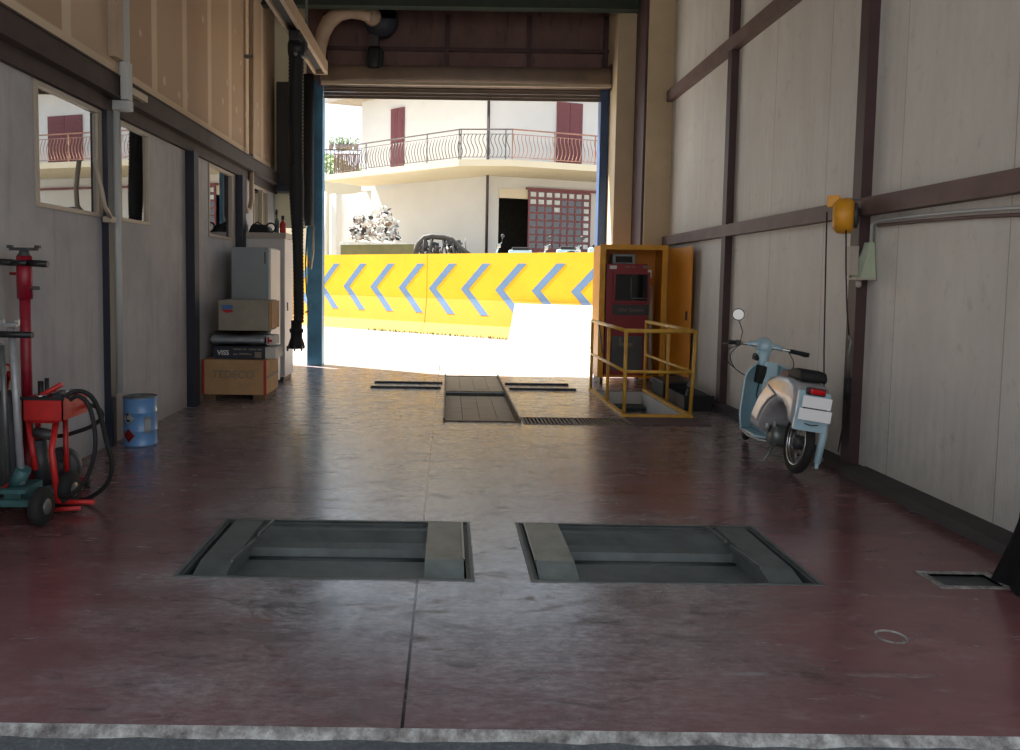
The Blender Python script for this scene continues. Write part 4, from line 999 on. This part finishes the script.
# side panel lines
m = MB(); m.prism([(.08, .54), (.30, .60), (.46, .46), (.56, .30), (.40, .27), (.34, .38), (.22, .48)], 'x', -.15, .15, .012); sp(m, 'side_panel', 'scooter_silver', T=TR)
m = MB(); m.prism([(-.24, .705), (-.25, .745), (-.21, .785), (-.10, .79), (.0, .775), (.03, .74), (.02, .705)], 'x', -.10, .10, .022); sp(m, 'seat', 'black_rubber', T=TR, smooth=True)
m = MB(); m.prism([(.045, .70), (.045, .745), (.1, .755), (.22, .74), (.26, .70), (.22, .65)], 'x', -.085, .085, .02); sp(m, 'front_pad', 'seat_brown', T=TR)
m = MB(); m.box(-.055, .055, -.365, -.31, .625, .665, bev=.012); sp(m, 'tail_light', 'lens_red', T=TR)
MB_ = MB(); MB_.box(-.07, .07, -.33, -.30, .615, .672, bev=.01); sp(MB_, 'tail_light_base', 'black_paint', T=TR)
m = MB(); m.box(-.105, .105, -.372, -.367, .525, .61); p1 = sp(m, 'number_plate', 'plate_white', T=TR)
m = MB(); m.box(-.118, .118, -.374, -.369, .43, .515); sp(m, 'number_plate', 'plate_white', T=TR)
m = MB(); m.box(-.08, .08, -.367, -.33, .45, .6); sp(m, 'plate_bracket', 'dark_grey', T=TR)
m = MB(); m.tube([(-.05, -.338, .40), (0, -.34, .392), (.05, -.338, .40)], .004, 6); sp(m, 'badge', 'dark_grey', T=TR)
# tunnel / floor / leg shield
m = MB(); m.prism([(.5, .19), (.92, .19), (.97, .8), (.89, .8), (.82, .45), (.72, .36), (.55, .40)], 'x', -.065, .065, .02); sp(m, 'centre_tunnel', 'scooter_blue', smooth=False)
m = MB(); m.box(-.18, .18, .5, .9, .175, .195, bev=.006); sp(m, 'footboard', 'scooter_blue')
def shield(u, v):
    x = (u-.5)*2; w = .225*(1-.0*v)*(1-max(0, v-.78)**2*6.0)*(1-.25*max(0, .25-v)*2)
    return (x*w, .93-.13*abs(x)**2.2+.05*v, .185+.60*v-.03*abs(x)**3*v)
m = MB(); m.grid(shield, 22, 20, .008); sp(m, 'leg_shield', 'scooter_blue')
m = MB(); m.tube([Vector(shield(0, v/14))+Vector((0, 0, 0)) for v in range(15)]+[Vector(shield(u/14, 1)) for u in range(1, 15)]+[Vector(shield(1, 1-v/14)) for v in range(1, 15)], .009, 8); sp(m, 'shield_trim', 'scooter_blue')
m = MB(); m.tube([(-.2, .81, .19), (-.19, .6, .165), (-.14, .46, .165), (0, .46, .165)], .008, 8); sp(m, 'floor_trim', 'white_pvc')
# head
m = MB(); m.tube([(0, 1.0, .6), (0, .96, .78), (0, .93, .90)], .045, 16, rs=[.04, .05, .06]); sp(m, 'steering_head', 'scooter_blue', T=TF)
m = MB(); m.lathe([(.01, -.09), (.05, -.085), (.075, -.03), (.08, .06), (.07, .08), (.01, .08)], (0, .98, .93), 'y', 22); m.tube([(-.15, .93, .93), (-.07, .95, .94), (0, .95, .945), (.07, .95, .94), (.15, .93, .93)], .03, 12, rs=[.018, .03, .05, .03, .018]); hd = sp(m, 'headset', 'scooter_blue', T=TF)
m = MB(); m.lathe([(.01, 0), (.065, 0), (.05, .03), (.01, .04)], (0, 1.06, .93), 'y', 22); sp(m, 'headlight', 'chrome', hd, TF)
m = MB(); m.tube([(-.29, .88, .92), (-.22, .91, .925), (-.14, .93, .93), (.14, .93, .93), (.24, .90, .925), (.34, .86, .92)], .013, 10); hb = sp(m, 'handlebar', 'chrome', T=TF)
for s in (-1, 1):
    m = MB(); m.tube([(s*.215, .91, .925), (s*(.36 if s > 0 else .31), .868 if s < 0 else .85, .918)], .02, 12); sp(m, 'grip', 'black_rubber', hb, TF)
    m = MB(); m.tube([(s*.2, .93, .925), (s*.26, .955, .91), (s*.35, .92, .895)], .006, 8); sp(m, 'brake_lever', 'grey_steel', hb, TF)
m = MB(); m.box(-.245, -.20, .88, .93, .90, .95, bev=.008); sp(m, 'switch_housing', 'black_paint', hb, TF)
m = MB(); m.tube([(-.21, .91, .94), (-.205, .91, 1.03), (-.255, .94, 1.13)], .004, 8); mr = sp(m, 'mirror', 'dark_grey', T=TF)
m = MB(); m.lathe([(.005, -.012), (.05, -.008), (.055, 0), (.055, .006), (.005, .006)], (-.265, .942, 1.175), 'y', 26); sp(m, 'mirror_head', 'dark_grey', mr, TF)
m = MB(); m.lathe([(.047, 0)], (0, 0, 0), 'y', 4) if 0 else m.cyl((-.265, .925, 1.175), (-.265, .93, 1.175), .047, 26); sp(m, 'mirror_glass', 'mirror', mr, TF)
# cables
m = MB()
for s, b_ in ((-1, .0), (-1, .06), (1, .0)): m.tube(smoothpts([Vector((s*.2, .93, .92)), Vector((s*(.27+b_), .98, .80)), Vector((s*.2, 1.03, .68)), Vector((s*.06, 1.05, .62))]), .004, 6)
sp(m, 'control_cables', 'black_rubber', T=TF)
m = MB(); m.prism([(.86, .60), (.94, .60), (.94, .76), (.86, .76)], 'x', -.12, -.04, .02); m.tube(smoothpts([Vector((-.09, .86, .62)), Vector((-.10, .84, .5)), Vector((-.07, .82, .4)), Vector((-.09, .80, .28))]), .006, 6); sp(m, 'hanging_lock', 'black_rubber')
m = MB(); m.box(-.14, -.02, .92, 1.05, .79, .86, bev=.03); sp(m, 'tool_roll', 'black_rubber')
# fork and front fender
m = MB()
for s in (-.06, .06): m.tube([(s, 1.03, .62), (s, 1.18, .42), (s, FW, .265)], .014, 10)
m.tube([(0, 1.0, .7), (0, 1.03, .62)], .03, 12); m.bar((-.07, 1.03, .62), (.07, 1.03, .62), .03); sp(m, 'fork', 'black_paint', T=TF)
def fender(u, v):
    a = R(35)+R(135)*u; x = (v-.5)*2; rr = RR+.035-.03*abs(x)**2.5
    return (x*.06, FW+rr*math.cos(a), .265+rr*math.sin(a))
m = MB(); m.grid(fender, 20, 8, .004); sp(m, 'front_fender', 'dark_grey', T=TF)
# engine, stand, silencer, shock
m = MB(); m.lathe([(.01, -.1), (.08, -.1), (.09, -.06), (.09, .06), (.08, .1), (.01, .1)], (0, .36, .24), 'x', 22); m.box(-.06, .06, .38, .58, .19, .29, bev=.015)
for k in range(6): m.box(-.055, .055, .58+k*.014, .586+k*.014, .19, .29)
sp(m, 'engine', 'grey_steel')
m = MB(); m.tube([(-.06, .3, .2), (-.13, .3, .02), (-.17, .33, .012)], .012, 8).tube([(.06, .3, .2), (.11, .3, .02), (.15, .33, .012)], .012, 8).bar((-.1, .3, .08), (.09, .3, .08), .015); sp(m, 'centre_stand', 'grey_steel')
m = MB(); m.tube([(.09, -.18, .15), (.1, -.17, .36), (.1, -.15, .5)], .028, 14, rs=[.024, .03, .03]); m.tube([(.09, -.185, .11), (.09, -.18, .15)], .014, 10); sp(m, 'shock_absorber', 'scooter_blue')
m = MB(); m.tube([(.1, .4, .2), (.12, .2, .17), (.125, 0, .17), (.125, -.15, .18)], .03, 12, rs=[.015, .03, .032, .02]); sp(m, 'exhaust', 'grey_steel')
m = MB(); m.bar((.07, .36, .26), (.07, 0, .265), .03, .05); sp(m, 'swing_arm', 'dark_grey')
m = MB(); m.bar((-.09, .32, .31), (-.09, .52, .31), .02, .1).lathe([(.01, 0), (.05, 0), (.05, .03), (.01, .03)], (-.14, .42, .31), 'x', 16); sp(m, 'air_filter', 'scooter_silver')

# ================================================================ OUTSIDE
# yellow retaining barrier
def Bp(s, z, off=0): 
    q = bp+bd*s+bn*off; return Vector((q.x, q.y, z))
def prof_off(z):
    if z >= .95: return 0
    if z >= .3: return (.95-z)*.12
    return .078+(.3-z)*.6
t = thing('yellow_barrier', bp, 'long yellow painted concrete barrier with grey-blue chevrons across the yard', 'barrier')
q_ = atp(427, 300, bp, bn); js = (q_-bp).dot(bd)
segs = [(-9.0, js-5.42), (js-5.4, js-.02), (js, js+5.38), (js+5.4, 13.4)]
for a, b_ in segs:
    m = MB(); zs = [0, .3, .95, 2.14]
    for i in range(3):
        z0, z1 = zs[i], zs[i+1]
        o0, o1 = (prof_off(z0)+(.0 if i else 0)), prof_off(z1)
        m.hexa([Bp(a, z0, o0), Bp(b_, z0, o0), Bp(b_, z0, -.25), Bp(a, z0, -.25), Bp(a, z1, o1), Bp(b_, z1, o1), Bp(b_, z1, -.25), Bp(a, z1, -.25)])
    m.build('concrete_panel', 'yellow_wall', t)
def bs(px, py):
    q = atp(px, py, bp, bn); return (q-bp).dot(bd), q.z
tips = [(324-6, 287), (343.5, 285), (372.5, 286), (403, 287), (435, 288.5), (466, 290), (499, 290.5), (534, 291.5), (571, 292.5)]
s_t = [bs(*p)[0] for p in tips]; step = (s_t[-1]-s_t[1])/7
for k in range(-3, 11):
    s0 = s_t[1]+step*(k); zt = 1.22; W = .68; H = .66; w = .25
    m = MB()
    n = 8
    for sgn in (1, -1):
        for i in range(n):
            u0, u1 = i/n, (i+1)/n; pts = []
            for (u, e) in ((u0, 0), (u1, 0), (u1, 1), (u0, 1)):
                z = zt+sgn*H*u; s_ = s0+W*u+w*e
                if u == 1 and e == 1: pass
                pts.append((s_, z))
            fr = [Bp(s_, z, prof_off(z)+.005) for s_, z in pts]; bk = [Bp(s_, z, prof_off(z)-.004) for s_, z in pts]
            v = [m.b.verts.new(p) for p in fr+bk]
            for f in ((0, 1, 2, 3), (7, 6, 5, 4), (0, 4, 5, 1), (1, 5, 6, 2), (2, 6, 7, 3), (3, 7, 4, 0)): m.b.faces.new([v[j] for j in f])
    m.build('chevron', 'chevron_blue', t)
m = MB()
for k in range(160):
    s_ = random.uniform(2.2, 7.0); h = random.uniform(.04, .12); a = Bp(s_, 0, .27+random.uniform(0, .1)); b_ = a+Vector((random.uniform(-.04, .04), random.uniform(-.04, .04), h))
    m.cyl(a, b_, .012, 4, .003)
tag(m.build('grass_tufts', 'grass'), 'low dry grass growing along the foot of the yellow barrier', 'grass', kind='stuff')
# kerb strip in front of barrier
m = MB(); m.hexa([Bp(-9, -.01, .95), Bp(13.4, -.01, .95), Bp(13.4, -.01, .2), Bp(-9, -.01, .2), Bp(-9, .012, .93), Bp(13.4, .012, .93), Bp(13.4, .012, .22), Bp(-9, .012, .22)])
struct(m.build('ground_kerb', 'asphalt'))
# leaning white board
def Lb(px, py, off): return atp(px, py, bp+bn*off, bn)
m = MB(); A = [Lb(508, 339.5, .62), Lb(640, 347, .62), Lb(640, 307, .22), Lb(515, 303.5, .22)]
B2 = [p-bn*.03 for p in A]; A[0].z = A[1].z = .014; B2[0].z = B2[1].z = .014
m.hexa([A[0], A[1], B2[1], B2[0], A[3], A[2], B2[2], B2[3]])
tag(m.build('leaning_board', 'board_white'), 'large off-white board leaning against the right part of the yellow barrier', 'board')

# house
Cc = Vector((1.44, 30.3, 0)); DL = Vector((-4.74, 4.2, 0)).normalized(); DR = Vector((3.3, 1.15, 0)).normalized()
NL = Vector((-DL.y, DL.x, 0)); NL = NL if NL.y < 0 else -NL; NR = Vector((DR.y, -DR.x, 0)); NR = NR if NR.y < 0 else -NR
G = 1.75
house = thing('house', (1.44, 30.3, G), 'white two-storey house with wraparound balcony beyond the yellow barrier', 'house')
def HL(s, z, o=0): q = Cc+DL*s+NL*o; return Vector((q.x, q.y, z))
def HR(s, z, o=0): q = Cc+DR*s+NR*o; return Vector((q.x, q.y, z))
def slabf(m, H, s0, s1, z0, z1, o0, o1):
    m.hexa([H(s0, z0, o0), H(s1, z0, o0), H(s1, z0, o1), H(s0, z0, o1), H(s0, z1, o0), H(s1, z1, o0), H(s1, z1, o1), H(s0, z1, o1)]); return m
def onL(px, py, o=0): q = atp(px, py, Cc+NL*o, NL); return (q-Cc).dot(DL), q.z
def onR(px, py, o=0): q = atp(px, py, Cc+NR*o, NR); return (q-Cc).dot(DR), q.z
sUL = onL(362, 120)[0]; sLR = onL(371, 220)[0]; sLE = onL(336, 220)[0]
# right ground floor wall with garage opening
g0, gz = onR(499, 188); g1 = onR(590, 188)[0]; gz = 4.9
m = MB(); slabf(m, HL, 0, sUL, 5.2, 9.0, 0, -.3); slabf(m, HL, 0, sLR, G, 5.2, 0, -.3)
slabf(m, HL, sLR, sLE+.5, G, 5.2, -.5, -.8); slabf(m, HL, sLR, sLR+1.2, G, 5.2, -.3, -.6)
m.build('wall', 'house_white', house)
m = MB(); slabf(m, HL, onL(361, 220)[0]-.0, onL(350, 220)[0], G, 4.75, -.45, -.5); m.build('side_door', 'house_cream', house)
m = MB(); slabf(m, HL, sLE, sLE+.45, G, 5.2, 0, -.3); m.build('corner_pillar', 'house_white', house)
m = MB(); slabf(m, HR, 0, g0, G, 5.2, 0, -.3); slabf(m, HR, g1, 12, G, 5.2, 0, -.3); slabf(m, HR, g0, g1, gz, 5.2, 0, -.3); slabf(m, HR, 0, 12, 5.2, 9.0, 0, -.3)
m.build('wall', 'house_white', house)
m = MB(); slabf(m, HR, g0-.3, g1+.6, G, 5.1, -3.0, -3.1); slabf(m, HR, g0-.3, g0-.2, G, 5.1, -.3, -3); slabf(m, HR, g1+.5, g1+.6, G, 5.1, -.3, -3); slabf(m, HR, g0-.3, g1+.6, 5.0, 5.1, -.3, -3); m.build('garage_interior', 'room_dark', house)
# roof
m = MB()
pts = [Cc-DL*1.0-DR*1.0+Vector((0, 0, 0))]
r0 = Cc+NL*.9+NR*.9*.4; rL = Cc+DL*(sUL+1.5)+NL*.8; rR = Cc+DR*12+NR*.8; rb = Cc+DL*(sUL+1.5)+DR*12
pl = [(r0.x, r0.y), (rR.x, rR.y), (rb.x, rb.y), (rL.x, rL.y)]
m.prism(pl, 'z', 9.0, 9.18); m.build('roof', 'roof_tile', house)
# balcony slab (chamfered)
e0 = atp(458, 162, (0.3, 27.75, 0), (0, 1, 0)); k1 = Vector((.28, 27.75, 0)); k2 = Vector((2.14, 27.6, 0))
kL = k1+DL*((Vector((-4.4, 32.6, 0))-k1).length+.6); kR = k2+DR*11
inner = Cc-(NL+NR)*.2
poly = [k1, k2, kR, kR-NR*2.6, Cc+DR*.2-NR*.2, Cc-NL*.2-NR*.1, kL-NL*2.4, kL]
m = MB(); m.prism([(p.x, p.y) for p in poly], 'z', 5.34, 5.56); m.build('balcony_slab', 'house_cream', house)
# railings
def railing(a, b_, mat, n):
    L = (b_-a).length; d = (b_-a)/L; nn = Vector((d.y, -d.x, 0)); nn = nn if nn.y < 0 else -nn
    z0, z1 = 5.56, 6.6; base = a+d*0; inn = -nn*.14
    r = MB(); r.bar(a+inn+Vector((0, 0, z1)), b_+inn+Vector((0, 0, z1)), .06, .04).bar(a+inn+Vector((0, 0, z1-.16)), b_+inn+Vector((0, 0, z1-.16)), .03, .02).bar(a+inn+Vector((0, 0, z0+.1)), b_+inn+Vector((0, 0, z0+.1)), .03, .02)
    k = 0
    while k*1.6 < L: r.bar(a+inn+d*k*1.6+Vector((0, 0, z0)), a+inn+d*k*1.6+Vector((0, 0, z1)), .04); k += 1
    ro = r.build('railing', mat, house)
    mb = MB(); p = []
    for j in range(11):
        u = j/10; z = z0+.1+u*(z1-z0-.26); bel = .10*math.sin(u*PI)*math.sin(u*PI*1.0)+.05*math.sin(u*2*PI)*-1
        p.append(a+inn+d*.06+nn*bel+d*(.06*math.sin(u*2*PI))+Vector((0, 0, z)))
    mb.tube(p, .014, 6); first = mb.build('baluster', mat, ro)
    for i in range(1, n):
        c = first.copy(); c.parent = ro; c.location = d*(L-.1)*i/n; C.objects.link(c)
railing(k1+DL*.02, k1+DL*6.6, 'iron_grey', 44)
railing(k1, k2, 'iron_grey', 13)
railing(k2+DR*.02, k2+DR*10.8, 'iron_rust', 72)
# shutters
def shut(H, s0, s1, z0, z1, leaves=2):
    for i in range(leaves):
        a = s0+(s1-s0)*i/leaves; b_ = s0+(s1-s0)*(i+1)/leaves
        m = MB(); slabf(m, H, a+.01, b_-.01, z0, z1, .06, .02)
        for k in range(24):
            z = z0+.08+k*(z1-z0-.2)/24; slabf(m, H, a+.08, b_-.08, z, z+.05, .075, .06)
        m.build('shutter', 'shutter_maroon', house)
sa = onL(405, 130)[0]; sb = onL(391.5, 130)[0]; shut(HL, sa, sb, 5.56, onL(405, 107)[1])
sa = onR(556, 130)[0]; sb = onR(582, 130)[0]; shut(HR, sa, sb, 5.56, 8.3)
shut(HR, 8.0, 9.8, 5.56, 7.9)
m = MB(); slabf(m, HR, 8.4, 9.6, 2.9, 4.2, .01, .0); m.build('ground_window', 'screen_black', house)
# downpipe
m = MB(); q = Cc+NL*.12+NR*.1; m.cyl((q.x, q.y, G), (q.x, q.y, 9.0), .055, 12); m.build('downpipe', 'pipe_dark', house)
m = MB(); m.cyl((Lx := (Cc+DL*(sLE+.6)+NL*.1)).to_tuple()[:2]+(G,), (Lx.x, Lx.y, 5.3), .05, 12); m.build('downpipe', 'house_white', house)
# sliding garage gate with glazed grid
h0 = onR(528, 200)[0]; h1 = onR(560, 200)[0]; h2 = g1
m = MB(); slabf(m, HR, g0, h0, gz-.35, gz, .04, -.1); m.build('lintel_panel', 'house_cream', house)
m = MB(); slabf(m, HR, h0-.1, 12, gz, gz+.08, .14, .0); m.build('gate_track', 'gate_maroon', house)
for i, (a, b_, o) in enumerate(((h0, h1, .12), (h1, h2, .05))):
    gt = MB(); cols = 4; rows = 8; zb = G+.9; zt_ = gz-.03; wv = (b_-a)/cols; hv = (zt_-zb)/rows; f = .035
    for c_ in range(cols+1): slabf(gt, HR, a+wv*c_-f, a+wv*c_+f, G, zt_, o, o-.04)
    for r_ in range(rows+1): slabf(gt, HR, a, b_, zb+hv*r_-f, zb+hv*r_+f, o+.002, o-.042)
    slabf(gt, HR, a, b_, G, zb, o-.01, o-.03)
    g_ = gt.build('sliding_gate', 'gate_maroon', house)
    p_ = MB(); slabf(p_, HR, a+f, b_-f, zb+f, zt_-f, o-.015, o-.022); p_.build('glazing', 'gate_glass', g_)
    white_cells = ([(0, 7), (1, 7), (2, 7), (3, 7), (0, 6), (1, 6), (3, 6), (2, 6), (3, 5)] if i == 0 else [(0, 7), (1, 7), (2, 7), (3, 7)]+[(3, r) for r in range(7)])  # grid cells filled with opaque white panes
    for (c_, r_) in white_cells:
        p_ = MB(); slabf(p_, HR, a+wv*c_+f+.02, a+wv*(c_+1)-f-.02, zb+hv*r_+f+.02, zb+hv*(r_+1)-f-.02, o-.006, o-.014); p_.build('frosted_pane', 'truck_white', g_)

# flatbed with scrap, wreck, mopeds on the bank
fb = at(376, 240, 'y', 26.4)
t = thing('flatbed_trailer', (fb.x, 27.4, G), 'pale flatbed trailer with olive side carrying scrap below the balcony', 'trailer')
L0, L1 = at(339, 246, 'y', 28.5), at(415, 242, 'y', 26.6)
zt_ = 2.62
def FB(u, w, z): q = Vector((L0.x, 28.5, 0)).lerp(Vector((L1.x, 27.0, 0)), u); return Vector((q.x, q.y+w, z))
m = MB(); m.hexa([FB(0, 0, zt_), FB(1, 0, zt_), FB(1, 1.3, zt_), FB(0, 1.3, zt_), FB(0, 0, zt_+.12), FB(1, 0, zt_+.02), FB(1, 1.3, zt_+.02), FB(0, 1.3, zt_+.12)]); m.build('bed', 'truck_white', t)
m = MB(); m.hexa([FB(.02, .03, 2.05), FB(.98, .03, 2.05), FB(.98, .1, 2.05), FB(.02, .1, 2.05), FB(.02, .03, zt_), FB(.98, .03, zt_), FB(.98, .1, zt_), FB(.02, .1, zt_)]); m.build('side_board', 'olive', t)
for u in (.15, .8):
    w = FB(u, .6, G+.22); MB().lathe([(.05, -.6), (.22, -.6), (.22, .6), (.05, .6)], w, 'y', 18).build('wheel', 'tyre', t)
def pile(name, mat_list, label, fn, n, sz):
    for mi, mt in enumerate(mat_list):
        m = MB()
        for k in range(n[mi]):
            p, s_ = fn(), random.uniform(*sz)
            T_ = Matrix.Translation(p) @ Matrix.Rotation(random.uniform(0, 6), 4, Vector((random.random(), random.random(), random.random()+.1)))
            m.rbox(T_, s_*random.uniform(.6, 2.2), s_*random.uniform(.3, 1.2), s_*random.uniform(.08, .5))
        tag(m.build(name, mt), label[mi], 'scrap', kind='stuff')
def scrapfn():
    while True:
        px = random.uniform(350, 399); tp = 208 if px > 372 else 216
        if px > 390: tp = 208+(px-390)*2
        py = random.uniform(tp, 242); q = at(px, py, 'y', 27.6+random.uniform(0, .7)); q.z = max(q.z, zt_+.2); return q
pile('scrap_heap', ['scrap_a', 'scrap_b', 'scrap_c'], ['pale crushed metal scrap heaped on the flatbed trailer', 'rust-brown pieces mixed in the scrap heap on the trailer', 'black pieces mixed in the scrap heap on the trailer'], scrapfn, (200, 40, 90), (.05, .17))
# wreck: dark twisted car frame
t = thing('car_wreck', (at(440, 250, 'y', 25.5).x, 25.5, G), 'blackened wrecked car body frame just showing above the barrier', 'wreck')
yw = 25.0
top = [(414, 256), (418, 243), (424, 237), (432, 235.5), (444, 236.5), (452, 239), (459, 246), (468, 253), (474, 258)]
for dy, nm in ((0, 'side_frame'), (1.2, 'side_frame')):
    m = MB(); m.tube([at(x, y+(0), 'y', yw)+Vector((0, dy, 0)) for x, y in top], .06, 8)
    for x, y in top[1:-1]: a = at(x, y, 'y', yw)+Vector((0, dy, 0)); m.cyl(a, (a.x+random.uniform(-.2, .2), a.y, 1.78), .035, 6)
    m.build(nm, 'scrap_c', t)
m = MB()
for x, y in top[1:-1]: a = at(x, y, 'y', yw); m.cyl(a, a+Vector((0, 1.2, 0)), .04, 6)
m.build('cross_bars', 'scrap_c', t)
m = MB()
for k in range(46):
    a = at(random.uniform(418, 462), random.uniform(243, 254), 'y', yw+random.uniform(.1, .9)); a.z = max(a.z, 1.85)
    m.rbox(Matrix.Translation(a) @ Matrix.Rotation(random.uniform(0, 6), 4, Vector((random.random(), random.random(), random.random()+.1))), random.uniform(.1, .5), random.uniform(.05, .2), random.uniform(.03, .1))
m.build('torn_panels', 'dark_grey', t)
m = MB(); a = at(466, 250, 'y', yw); m.cyl((a.x, yw, 1.78), (a.x-.02, yw, 2.75), .015, 6); m.build('aerial', 'black_paint', t)
def moped(px, py, Y, label):
    c = at(px, py, 'y', Y); x = c.x; z = c.z
    t = thing('moped', (x, Y, G), label, 'moped', 'mopeds parked behind the barrier')
    zb = G
    for dx in (-.55, .55):
        w = MB(); w.torus((x+dx, Y, zb+.27), 'y', .23, .035, 24, 8); w.build('wheel', 'tyre', t)
    m = MB(); m.tube([(x-.55, Y, zb+.27), (x-.4, Y, z-.1), (x-.35, Y, z)], .02, 8).tube([(x-.45, Y, zb+.5), (x-.1, Y, zb+.35), (x+.25, Y, zb+.4), (x+.55, Y, zb+.27)], .03, 8); m.build('frame', 'scooter_blue', t)
    MB().tube([(x-.32, Y-.28, z+.02), (x-.36, Y, z), (x-.32, Y+.28, z+.02)], .015, 8).build('handlebar', 'grey_steel', t)
    m = MB(); m.box(x+.0, x+.5, Y-.1, Y+.1, zb+.62, zb+.70, bev=.03); m.build('seat', 'black_rubber', t)
    m = MB(); m.box(x-.1, x+.6, Y-.1, Y+.1, zb+.4, zb+.62, bev=.05); m.build('body', 'scooter_blue', t)
    m = MB(); m.box(x-.46, x-.34, Y-.06, Y+.06, z-.12, z, bev=.03); m.build('headlight', 'chrome', t)
    m = MB(); m.cyl((x-.33, Y-.2, z), (x-.3, Y-.25, z+.18), .008, 6).lathe([(.005, 0), (.06, 0), (.06, .015), (.005, .015)], (x-.3, Y-.26, z+.22), 'y', 14); m.build('mirror', 'dark_grey', t)
moped(512, 244, 24.2, 'moped in front of the dark garage opening, leftmost of three')
moped(560, 246, 23.2, 'moped before the maroon sliding gate, middle of three')
moped(592, 247, 21.6, 'moped nearest the right door post, rightmost of three')

# far terrace with pots and trees at far left
t = thing('roof_terrace', (-6.2, 40, G), 'distant terrace building with potted plants at the left of the doorway view', 'building')
Yt = 40
A_, B_ = at(322, 152, 'y', Yt), at(362, 152, 'y', Yt)
bx(-14, B_.x+1.5, Yt, Yt+8, G, at(340, 182, 'y', Yt).z).build('wall', 'house_cream', t)
m = MB(); zr = at(340, 150, 'y', Yt).z; zb = at(340, 182, 'y', Yt).z
m.bar((-12, Yt, zr), (B_.x+1, Yt, zr), .06, .06)
for k in range(46): m.bar((-12+k*.19, Yt, zb), (-12+k*.19, Yt, zr), .03)
m.build('railing', 'iron_grey', t)
c0, c1 = at(334, 154, 'y', Yt+.4), at(359, 178, 'y', Yt+.4)
m = MB(); ns = 14
for k in range(ns): m.bar((c0.x+(c1.x-c0.x)*k/ns, Yt+.4, c1.z-.3), (c0.x+(c1.x-c0.x)*(k+.5)/ns+.05, Yt+.4, c0.z), .06, .03)
m.bar((c0.x-.05, Yt+.42, c0.z), (c1.x+.05, Yt+.42, c0.z), .05, .05).bar((c0.x-.05, Yt+.42, c1.z+.1), (c1.x+.05, Yt+.42, c1.z+.1), .05, .05)
m.build('slatted_screen', 'iron_rust', t)
for k, (px, h) in enumerate(((331, 144), (338, 142.5), (342, 142.5), (346, 142.5), (350, 142.5), (356, 144))):
    c = at(px, h, 'y', Yt+.0)
    o = thing('potted_plant', (c.x, Yt, zr+.03), f'small potted plant on the distant terrace rail, {["leftmost","second from left","third from left","fourth from left","fifth from left","rightmost"][k]} of six', 'potted plant', 'terrace pots')
    MB().lathe([(.1, 0), (.16, .25), (.02, .25)], (c.x, Yt, zr+.03), 'z', 12).build('pot', 'terracotta', o)
    m = MB()
    for j in range(26):
        a = random.uniform(0, 6.28); r_ = random.uniform(.05, .22); z = zr+.28+random.uniform(0, .35)
        m.rbox(Matrix.Translation((c.x+r_*math.cos(a), Yt+r_*math.sin(a), z)) @ Matrix.Rotation(random.uniform(0, 6), 4, Vector((random.random(), random.random(), 1))), .12, .05, .01)
    m.build('foliage', 'leaf', o)
def tree(x, y, h, r, label):
    t = thing('tree', (x, y, G), label, 'tree', 'far trees')
    m = MB(); m.tube([(x, y, G), (x+.1, y, G+h*.5), (x, y, G+h*.8)], .2, 8, rs=[.25, .16, .06]); m.build('trunk', 'wood_block', t)
    m = MB()
    for k in range(900):
        a = random.uniform(0, 6.28); ph = math.acos(random.uniform(-1, 1)); rr = r*random.uniform(.55, 1)**.5
        p = Vector((x+rr*math.sin(ph)*math.cos(a), y+rr*math.sin(ph)*math.sin(a), G+h*.75+rr*.8*math.cos(ph)))
        q = Matrix.Translation(p) @ Matrix.Rotation(random.uniform(0, 6), 4, Vector((random.random(), random.random(), random.random()+.1)))
        s_ = random.uniform(.12, .3); m.quad(*[q @ Vector(v) for v in ((-s_, -s_*.5, 0), (s_, -s_*.5, 0), (s_, s_*.5, 0), (-s_, s_*.5, 0))])
    m.build('crown', 'leaf', t)
tree(-9.2, 58, 8.6, 2.6, 'pale green tree beyond the terrace, behind its left pots')
tree(-5.8, 62, 8.8, 2.2, 'pale green tree beyond the terrace, close to the house eave')

# ================================================================ LIGHT
w = bpy.data.worlds.new('sky'); bpy.context.scene.world = w; w.use_nodes = True
nt = w.node_tree; bg = nt.nodes['Background']
tc = nt.nodes.new('ShaderNodeTexCoord'); sx = nt.nodes.new('ShaderNodeSeparateXYZ'); nt.links.new(tc.outputs['Generated'], sx.inputs[0])
cr = nt.nodes.new('ShaderNodeValToRGB'); nt.links.new(sx.outputs['Z'], cr.inputs['Fac'])
cr.color_ramp.elements[0].position = 0.0; cr.color_ramp.elements[0].color = (.95, .97, 1.0, 1)
cr.color_ramp.elements[1].position = .6; cr.color_ramp.elements[1].color = (.62, .80, 1.0, 1)
nt.links.new(cr.outputs[0], bg.inputs[0]); bg.inputs[1].default_value = .85
sun = bpy.data.lights.new('sun', 'SUN'); sun.energy = 15; sun.angle = R(.6); sun.color = (1, .95, .88)
so = bpy.data.objects.new('sun', sun); C.objects.link(so)
dirv = Vector((-.5, .31, 1)).normalized(); so.rotation_euler = dirv.to_track_quat('Z', 'Y').to_euler()
